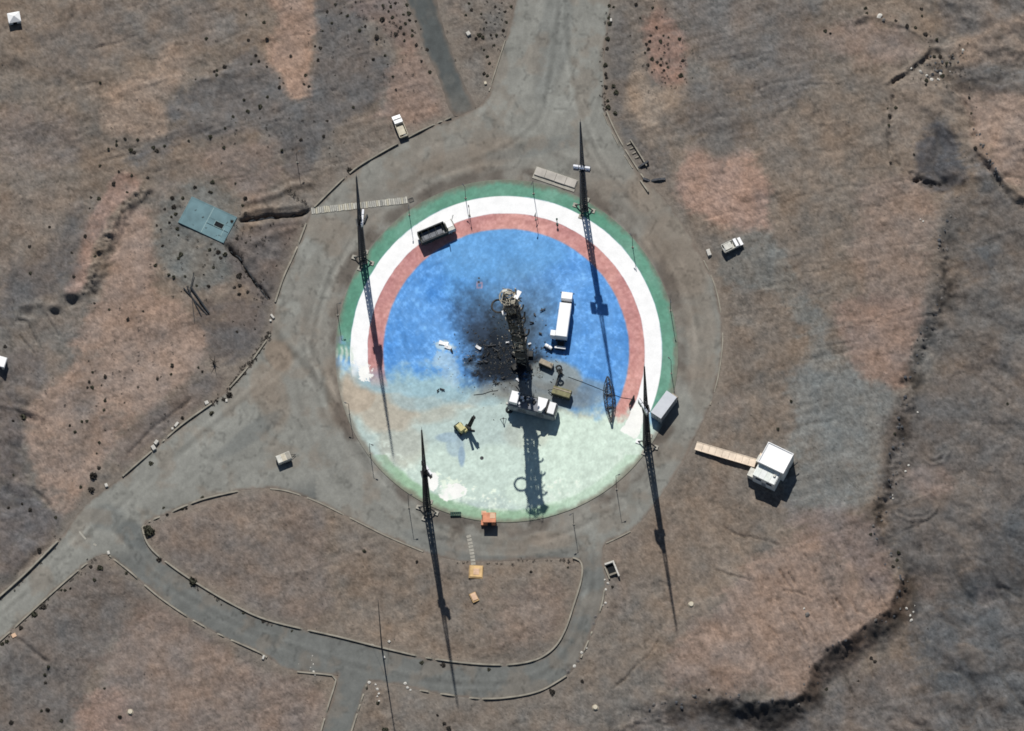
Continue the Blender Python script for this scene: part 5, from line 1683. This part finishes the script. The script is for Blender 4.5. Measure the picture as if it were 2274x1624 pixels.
for x, y, lb in ((1535, 1343, 'round pale capped stone past the end of the longest mast shadow'), (1322, 1572, 'round pale capped stone alone below the lower road bend'), (289, 1582, 'round pale capped stone in the lower corner between roads')):
    t = thing('survey_marker', lb, 'stone', GP(x, y))
    obj('cap', MB().bar((0, 0, .1), (0, 0, .45), .62, 12, .5), M_cream, t)
    obj('collar', MB().bar((0, 0, -.1), (0, 0, .1), .8, 12, .75), M_tan, t)
g2 = 'pale stones along the lower road ends'
for x, y, s in ((694, 1457, .7), (692, 1467, .6), (696, 1476, .8), (690, 1483, .7), (697, 1492, .9), (688, 1489, .5), (700, 1500, .6), (663, 1475, .6)):
    rock(x, y - 0 if x > 680 else y, s, 'pale', 'pale stone in the short row at the kerb gap of the lower road', g2)
for x, y, s in ((820, 1516, 1.0), (834, 1521, .7), (838, 1531, .9), (841, 1541, .7), (838, 1547, .6), (842, 1557, .6)):
    rock(x, y, s, 'pale', 'pale stone in the curved row at the side road mouth', g2)
for x, y, s in ((900, 1518, 1.1), (905, 1528, 1.0), (912, 1533, .8)):
    rock(x, y, s, 'pale', 'pale stone at the end of the kerb opposite the side road', g2)
for x, y, s in ((1322, 1370, 1.2), (1318, 1385, 1.2), (1301, 1440, .9), (1292, 1450, 1.0), (1283, 1468, 1.1), (1276, 1480, 1.0), (1262, 1492, 1.3), (1345, 1340, .9), (1338, 1345, .7), (1350, 1296, .8), (1345, 1310, .7), (1343, 1288, .6)):
    rock(x, y, s, 'grey' if s > 1 else 'pale', 'rough stone tipped along the outer edge of the small road bend', 'stones along the small road bend')
for x, y, s in ((2018, 1034, .8), (2011, 1047, .9), (2038, 916, .6), (1981, 1100, .8), (1983, 1108, .7), (2044, 488, .6), (2050, 492, .6)):
    rock(x, y, s, 'pale', 'small pale stone on the broken ground below the plateau edge', 'pale stones below the plateau edge')
for x, y, s in ((2013, 1352, .9), (2020, 1367, 1.0), (2023, 1378, 1.3), (2000, 1325, .8), (2045, 1317, .8), (2030, 1345, .6), (2028, 1360, .8)):
    rock(x, y, s, 'pale', 'pale stone in the dump at the corner of the plateau', 'pale stones at the plateau corner')
rock(1786, 1352, .8, 'pale', 'lone small pale stone on the plateau', None)
rock(1793, 1366, 1.7, 'grey', 'wide dull stone beside the lone pale stone on the plateau', None)
rock(1953, 36, 1.7, 'pale', 'large pale boulder near the top edge above the quarried hollow', None)
rock(1962, 44, 1.2, 'grey', 'grey boulder beside the large pale boulder', None)
# dark rubble along the plateau edge
rr = random.Random(4)
E = EDGE
for i in range(150):
    k = rr.randrange(10, int(len(E) * .9))
    x, y = E[k][0] + rr.uniform(-3, 26), E[k][1] + rr.uniform(-8, 22)
    if not (0 < x < 2274 and 460 < y < 1600):
        continue
    rock(x, y, rr.uniform(.35, 1.1), rr.choice(['dark', 'dark', 'grey']), 'dark rubble boulder on the slope of the plateau edge' if y > 1230 else 'dark boulder along the broken eastern bank', 'rubble boulders on the plateau bank')
for i in range(46):
    x, y = 2085 + rr.gauss(0, 26), 150 + rr.gauss(0, 20)
    rock(x, y, rr.uniform(.4, 1.1), rr.choice(['dark', 'grey', 'grey', 'pale']), 'rough boulder in the heap above the quarried hollow', 'boulders heaped above the hollow')
for i in range(24):
    u = rr.random()
    rock(2158 + 70 * u + rr.uniform(-5, 5), 270 + 150 * u + rr.uniform(-6, 6), rr.uniform(.4, .9), rr.choice(['dark', 'grey']), 'dark boulder in the line along the hollow side gully', 'boulders along the gully')
# gravel lying everywhere on the soil, too small to count
gv = MB()
for i in range(9000):
    x, y = rr.uniform(-20, 2290), rr.uniform(-20, 1640)
    if (400 < x < 1620 and 250 < y < 1250) and rr.random() < .8:
        continue
    z = ground_z(x, y)
    if z < -.1 and in_asphalt(np.array([x]), np.array([y]))[0]:
        continue
    q = G(x, y, z)
    s = rr.uniform(.06, .2)
    gv.box(q.x, q.y, z - .03, s, s * rr.uniform(.6, 1.2), s * .8, rr.uniform(0, 3), .6)
o = obj('gravel', gv, M_rock)
o['kind'] = 'stuff'


# ------------------------------------------------------------------ desert shrubs
def shrub_mesh(seed, n=120):
    r = random.Random(seed)
    mb = MB()
    for i in range(n):
        th_, ph = r.uniform(0, 2 * PI), math.acos(r.uniform(.02, 1))
        rad_ = .44 * r.uniform(.4, 1.0) * (.92 + .12 * math.sin(3 * th_ + seed))
        c = Vector((rad_ * math.sin(ph) * math.cos(th_), rad_ * math.sin(ph) * math.sin(th_), rad_ * math.cos(ph) * .85 + .04))
        a_ = Vector((r.gauss(0, 1), r.gauss(0, 1), r.gauss(0, .6))).normalized()
        b_ = a_.cross(Vector((r.gauss(0, 1), r.gauss(0, 1), r.gauss(0, 1)))).normalized()
        s = r.uniform(.06, .12)
        mb.add([c - a_ * s * 1.6, c + b_ * s, c + a_ * s * 1.6, c - b_ * s], [(0, 1, 2, 3)])
    for i in range(6):
        th_ = r.uniform(0, 2 * PI)
        mb.bar((0, 0, -.05), (.25 * math.cos(th_), .25 * math.sin(th_), .35), .02, 3)
    me = bpy.data.meshes.new('shrub')
    me.from_pydata(mb.v, [], mb.f)
    me.materials.append(M_bush if seed % 2 else M_bush2)
    return me


SM = [shrub_mesh(i) for i in range(6)]
ZS = 3.962
REG = [((0, 0), [(2165, 130), (1815, 340), (2185, 355), (2250, 490), (2210, 565), (1975, 590, 1.3), (1885, 630), (1910, 620), (1905, 660), (1720, 700, .7), (880, 730), (2145, 880), (2180, 980, 1.2), (2050, 1030), (2072, 1085, .8), (1980, 1130), (1850, 1205, 1.1), (1660, 1240, .8), (1970, 1300), (1100, 1225, 1.2), (1210, 1230), (1025, 1240, .7), (1025, 1275), (955, 1315, 1.1), (1150, 1325, 1.5), (1180, 1345, 1.3), (1350, 1300, 1.2), (1380, 1330, 1.3), (1448, 1285), (880, 1460, .8), (1045, 1510), (1160, 1545), (1300, 1565), (1000, 1615, 1.2), (1870, 1605, 1.3)], 'on the grey soil of the upper hillside'),
       ((570, 0), [(690, 40), (620, 105), (800, 140, 1.2), (745, 115, .8), (1105, 175, 1.6), (1195, 155, 1.4), (1180, 60, 1.2), (1110, 50), (1320, 45, 1.2), (1290, 130), (1340, 120, 1.3), (1310, 210, 1.3), (1345, 180, 1.2), (1265, 245, 1.2), (1370, 270), (1295, 300), (1370, 315, 1.1), (1300, 360), (1055, 330, 1.6), (1225, 305, 1.3), (1405, 400, 1.2), (1500, 440, 1.2), (955, 235, 1.1), (905, 270, 1.2), (660, 205), (580, 275, .7), (515, 410), (560, 425, 1.2), (540, 530), (300, 495), (65, 200, 1.2), (90, 345, 1.1), (20, 540, 1.1), (90, 590, .8), (430, 665, 1.3), (200, 690, .8), (235, 740, 1.1), (200, 770, 1.2), (415, 745, 1.1), (460, 765), (95, 855), (30, 940, 1.4), (1025, 525, 1.1), (1130, 490, .9), (1200, 675, .8), (1225, 790, .8), (850, 945, .9), (620, 1070), (590, 1200), (390, 1230), (220, 1325, 1.3), (870, 20, .8), (1450, 540, .9), (1525, 635, 1.1), (820, 1500, 1.8), (1220, 30, 1.1), (1160, 100, .9), (1400, 190, 1.1), (1445, 260, .9)], 'on the tan slope beside the dark track'),
       ((570, 0), [(1890, 90, 1.2), (1870, 35), (2185, 105), (1975, 125, .8), (2020, 200, .9), (1840, 135, .8), (2000, 440, .9), (2030, 500, 1.1), (2090, 400), (2060, 310, .9), (2110, 310, .9), (2200, 200, 1.1), (2170, 270, 1.2), (2050, 560, 1.2), (2000, 650), (2030, 670, .9), (1960, 310, 1.3), (1990, 330, 1.2), (1930, 340), (2240, 60, 1.1), (2100, 60, .8), (2000, 250, .7)], 'on the ground between the dark track and the wide road'),
       ((1140, 0), [(1080, 40, 1.2), (885, 65), (845, 55, 1.1), (1225, 70, .8), (1115, 160, .8), (1260, 240, .9), (1210, 315), (1295, 365, 1.2), (1365, 330, .7), (1460, 345, 1.2), (1190, 435, 1.1), (1160, 465, .8), (1220, 520, 1.3), (1300, 520), (1265, 550, .9), (1295, 575, 1.2), (1185, 575), (1360, 595), (1490, 535, 1.1), (1325, 620), (1220, 635, .8), (1475, 670, 1.4), (1335, 730, .7), (1320, 315, .7), (1200, 365, .9), (1170, 390, .9), (1350, 560, .7)], 'on the salmon soil beyond the wide road'),
       ((1140, 0), [(830, 345, 1.4), (825, 430, 1.4), (810, 575, 1.5), (820, 685, 1.3), (880, 760, 1.1), (905, 815, 1.6), (830, 890, 1.4), (835, 945, 1.5), (895, 1000, 1.3), (845, 210, 1.4), (815, 770, 1.2), (840, 160, 1.0), (812, 655, 1.1)], 'in the row along the edge of the wide road'),
       ((1704, 0), [(865, 75, 1.3), (875, 120, 1.1), (510, 275, 1.1), (555, 295, .8), (1130, 185, .9), (1230, 230, 1.2), (1305, 245, 1.1), (1395, 305, 1.2), (1470, 500, 1.3), (1520, 500, 1.3), (1540, 670, 1.4), (1400, 710, 1.3), (1395, 745, 1.1), (1130, 950, 1.1), (1070, 1020, 1.4), (1070, 1105), (1060, 955, .8), (1830, 1305, 1.2), (1085, 1435, .8), (1290, 1360, .9), (1355, 80, 1.1), (1360, 140), (1775, 860, .9), (1795, 1000, .9), (1490, 350, 1.1), (1580, 560, 1.2)], 'around the quarried hollow'),
       ((0, 404), [(1000, 25, 1.3), (1120, 95), (870, 150, 1.1), (790, 235, .9), (800, 140, .9), (750, 480, 1.4), (435, 400, .9), (260, 570, 1.1), (265, 805, 1.2), (650, 835, 1.3), (630, 625, .8), (960, 1125, .9), (1260, 1140, .7), (1125, 1210, 1.1), (840, 660, 1.2)], 'near the long spoil bank'),
       ((0, 404), [(1515, 145, 1.3), (1610, 145, 1.5), (1530, 220, 1.4), (1545, 285, 1.1), (1490, 360), (1380, 385, .9), (1415, 420, .7), (1560, 415, 1.1), (1570, 470, .7), (1430, 565, 1.1), (1370, 735, 1.3), (1590, 640, 1.4), (1570, 675, 1.2), (1485, 820, 1.1), (1530, 840, 1.3), (1630, 835, .9), (1880, 755, 1.1), (1845, 600, 1.2), (1920, 620, 1.4), (1940, 670, 1.3), (1980, 640, 1.4), (2040, 350, 1.2), (2035, 295, .7), (2160, 280, 1.3), (2135, 210, 1.1), (2160, 150, 1.4), (1860, 95, .9), (1715, 50, 1.1), (1870, 5, .9), (2070, 15, .9), (2085, 500, 1.2), (2165, 540), (1510, 310, .9), (1450, 240, .8), (1840, 90, .9), (1520, 235, .9)], 'around the teal concrete slab'),
       ((0, 404), [(2100, 830, 1.4), (2065, 930, 1.2), (2110, 915, 1.3), (2105, 990, 1.2), (2180, 970, 1.1), (1730, 915), (1835, 920, 1.1), (2085, 1320, .8), (1515, 1610, 1.2), (45, 1450, 1.1), (830, 1070, .9), (2110, 840, 1.2), (2115, 815, 1.1)], 'between the fallen poles and the trench'),
       ((0, 808), [(925, 115, 1.3), (785, 160, .9), (770, 210, 1.1), (810, 210, 1.2), (815, 75, .9), (1215, 215, 1.1), (1385, 135, 1.2), (1505, 95), (1515, 25, 1.4), (925, 325, 1.1), (1095, 345, .7), (915, 410), (615, 545, 1.1), (720, 510), (765, 505, 1.1), (660, 600), (875, 695), (870, 920, 1.2), (1605, 480, 1.1), (115, 980), (195, 1235, .9), (75, 1270), (265, 1290, 1.2), (115, 505), (490, 1355, 1.1), (710, 1085, .9), (1745, 35, .9), (1780, 70, .9), (850, 790, .7)], 'on the tan slope left of the road parapet'),
       ((0, 808), [(820, 990, 2.8), (805, 1110, 2.2), (200, 460, 2.6), (1860, 440, 1.6), (1970, 320, 1.8), (2020, 280, 2.0), (1330, 880, 1.8)], 'large and dark beside the parapet or gully'),
       ((0, 808), [(1310, 1480, 3.0), (1605, 1275, 1.1), (1640, 1275, 1.1), (1440, 1270, 1.4), (1780, 1180, 1.1), (1470, 1330, 1.0), (1290, 1450, 1.8)], 'at the tip of the island between the roads'),
       ((0, 1214), [(1400, 120, 1.6), (1700, 310, 3.2), (1110, 235, 1.3), (880, 190, 2.2), (800, 180, 1.4), (380, 530, 2.4), (305, 600, 1.8), (185, 720, 1.6), (570, 385), (620, 370), (830, 295, 1.1), (2140, 590, 1.2), (395, 1130), (400, 1200, 1.1), (425, 1060, 1.1), (420, 1440, 1.6), (540, 1535, 1.1), (365, 1445, .9), (100, 1550, 1.8), (1055, 1500, 1.1), (345, 30, 1.4), (540, 385, .9), (60, 840, 1.6), (20, 860, 1.5), (920, 1250, .7)], 'beside the lower roads and their kerbs'),
       ((570, 1214), [(60, 660, 1.6), (310, 745, 1.1), (945, 40, 1.2), (1410, 135, 1.2), (1640, 1045, 1.4), (2045, 1085, 1.2), (1590, 1485, .9), (1650, 1560, 1.4), (1690, 1600, 1.5), (1130, 1620, 1.8), (1065, 1380, 1.1), (970, 1250, .8), (1450, 1025, 1.3)], 'near the kerbs of the dark lower loop'),
       ((1140, 1214), [(155, 225, 1.3), (345, 1285, 1.8), (605, 1185, 1.0), (1720, 1260, .9), (330, 1270, 1.2), (870, 355, .9), (480, 185, .9)], 'below the pad on the way to the plateau'),
       ((1704, 1214), [(1155, 55, 1.4), (1140, 120, 1.1), (1105, 180, 1.2), (1210, 370, 1.4), (1410, 730, 1.3), (915, 985, 1.3), (945, 1015, 1.1), (800, 1190, 1.0), (1130, 770, 1.2), (520, 1255, 1.3)], 'at the foot of the plateau edge'),
       ((1704, 808), [(2115, 355, 1.2), (210, 330, 1.0), (1120, 615, .9), (910, 1500, 1.0), (95, 575, 1.0)], 'on the level ground beyond the control building')]
cnt = 0
for (ox, oy), L, where in REG:
    for it in L:
        x, y = ox + it[0] / ZS, oy + it[1] / ZS
        s = (it[2] if len(it) > 2 else 1.0) * .84 * random.uniform(.85, 1.15)
        z = ground_z(x, y)
        q = G(x, y, z)
        o = bpy.data.objects.new('desert_shrub', random.choice(SM))
        COL.objects.link(o)
        o.location = (q.x, q.y, z)
        o.rotation_euler = (0, 0, random.uniform(0, 6.28))
        o.scale = (s * random.uniform(.85, 1.15), s * random.uniform(.85, 1.15), s * random.uniform(.7, .95))
        tag(o, 'dark dry desert shrub ' + where, 'shrub', 'desert shrubs ' + where)
        NAMED.append((o, x, y))
        cnt += 1
tf = MB()
rr = random.Random(9)
EDGES = [smooth_line(L, 5) for L in ([(598, 742), (572, 782), (545, 822), (508, 864), (470, 898)], [(596, 746), (560, 800), (512, 858)], [(1350, 0), (1343, 90), (1338, 170), (1343, 245), (1362, 290)], [(130, 1200), (60, 1275), (0, 1330)], [(215, 1240), (180, 1268), (100, 1338), (20, 1412)], [(430, 1295), (520, 1350), (600, 1386)], [(640, 420), (690, 462)], [(1270, 1245), (1180, 1246), (1100, 1250), (1020, 1250)])]
for i in range(700):
    ox, oy, sx, sy = rr.choice([(430, 560, 60, 70), (560, 650, 40, 60), (1100, 60, 40, 60), (850, 90, 90, 80), (1470, 130, 50, 70), (640, 300, 200, 60), (300, 850, 120, 90), (820, 30, 80, 40), (2090, 140, 50, 40), (560, 520, 50, 40)])
    x, y = ox + sx * rr.gauss(0, .8), oy + sy * rr.gauss(0, .8)
    if i > 380:
        Le = EDGES[i % 8] if i % 3 else EDGES[i % 2]
        x, y = Le[rr.randrange(len(Le))] + np.array([rr.gauss(0, 3.5), rr.gauss(0, 3.5)])
    if not (0 < x < 2274 and 0 < y < 1624) or (i <= 380 and in_asphalt(np.array([x]), np.array([y]))[0]):
        continue
    z = max(ground_z(x, y), -.01)
    q = G(x, y, z)
    for k in range(10):
        s = rr.uniform(.04, .1)
        c = Vector((q.x + rr.uniform(-.22, .22), q.y + rr.uniform(-.22, .22), z + rr.uniform(.02, .25)))
        a_ = Vector((rr.gauss(0, 1), rr.gauss(0, 1), rr.gauss(0, .5))).normalized() * s * 1.5
        b_ = a_.cross(Vector((rr.gauss(0, 1), rr.gauss(0, 1), 1))).normalized() * s
        tf.add([c - a_, c + b_, c + a_, c - b_], [(0, 1, 2, 3)])
me = bpy.data.meshes.new('scrub')
me.from_pydata(tf.v, [], tf.f)
o = obj('scrub', me, M_bush)
o['kind'] = 'stuff'

# tell alike shrubs and boulders apart by the thing they lie nearest to
LM = [('the white hut in the upper corner', 32, 42), ('the cream pickup', 888, 279), ('the orange booth', 1085, 1150), ('the top of the dark track', 935, 10), ('the lower end of the dark track', 1020, 235), ('the dark ring mark on soil', 737, 181), ('the lone thin post', 660, 361), ('the hatched teal slab', 461, 489),
      ('the crossed fallen poles', 440, 670), ('the dead stump', 475, 808), ('the bright single parapet block', 459, 896), ('the twin white blocks', 344, 990), ('the long white block in rubble', 392, 944), ('the fork corner block', 241, 1229), ('the island tip', 322, 1172), ('the sandy roadside block', 31, 1413),
      ('the antenna pole', 848, 1440), ('the larger sand block', 1057, 1272), ('the pale enclosure', 1359, 1268), ('the marker stone by the mast shadow', 1535, 1343), ('the marker stone below the road bend', 1322, 1572), ('the marker stone in the lower corner', 289, 1582), ('the white building', 1723, 1020), ('the short pickup', 1626, 543),
      ('the ruined retaining wall', 1410, 340), ('the broken white block', 1040, 76), ('the cream junction block', 1078, 186), ('the small white roadside block', 1357, 46), ('the large pale boulder', 1953, 36), ('the trench mouth at the drain cover', 690, 466), ('the trench end at the kerb', 597, 670), ('the far end of the long spoil bank', 322, 418),
      ('the scooped pits', 120, 690), ('the white hut at the picture edge', 2, 805), ('the crooked stone wall', 1455, 400), ('the plateau corner', 1998, 1295), ('the side road mouth', 820, 1520), ('the concrete plinth', 1234, 396), ('the salmon soil patch', 1605, 440), ('the slope of pale stone dump', 2020, 1367), ('the head of the hollow', 2065, 108), ('the dark hollow floor', 2088, 335),
      ('the lone plateau stone', 1786, 1352), ('the curved scrape marks', 2075, 985), ('the lower curved scrapes', 2035, 1125), ('the notch in the lower scarp', 1784, 1530), ('the middle of the dark track', 960, 120), ('the edge of the tan tongue', 690, 110), ('the centre of the small shrubby salmon patch', 1460, 130), ('the foot of the small shrubby salmon patch', 1450, 190), ('the long bank mid point', 240, 560), ('the middle of the tan parapet slope', 250, 900), ('the first bend of the lower scarp', 1868, 1428), ('the east bank above the curved scrapes', 2015, 830), ('the upper end of the east bank', 2090, 520), ('the middle of the east bank', 2075, 640)]
ORD = ['closest', 'second closest', 'third closest', 'fourth closest', 'fifth closest', 'sixth closest', 'seventh closest', 'eighth closest', 'ninth closest', 'tenth closest']
for kind_ in ('desert_shrub', 'boulder'):
    L_ = [n for n in NAMED if n[0].name.split('.')[0] == kind_]
    done = set()
    for rank in range(10):
        for nm, lx, ly in LM:
            srt = sorted(L_, key=lambda n: (n[1] - lx) ** 2 + (n[2] - ly) ** 2)
            n = srt[rank]
            if math.hypot(n[1] - lx, n[2] - ly) > 190 or n[0].name in done:
                continue
            done.add(n[0].name)
            lb = n[0]['label'].split(' ')
            base = 'desert shrub' if kind_ == 'desert_shrub' else ' '.join(n[0]['label'].split(' ')[:2]) if 'pale' in n[0]['label'] else 'rough stone'
            n[0]['label'] = ('%s %s to %s' % (ORD[rank], 'dark desert shrub' if kind_ == 'desert_shrub' else 'loose rock', nm))
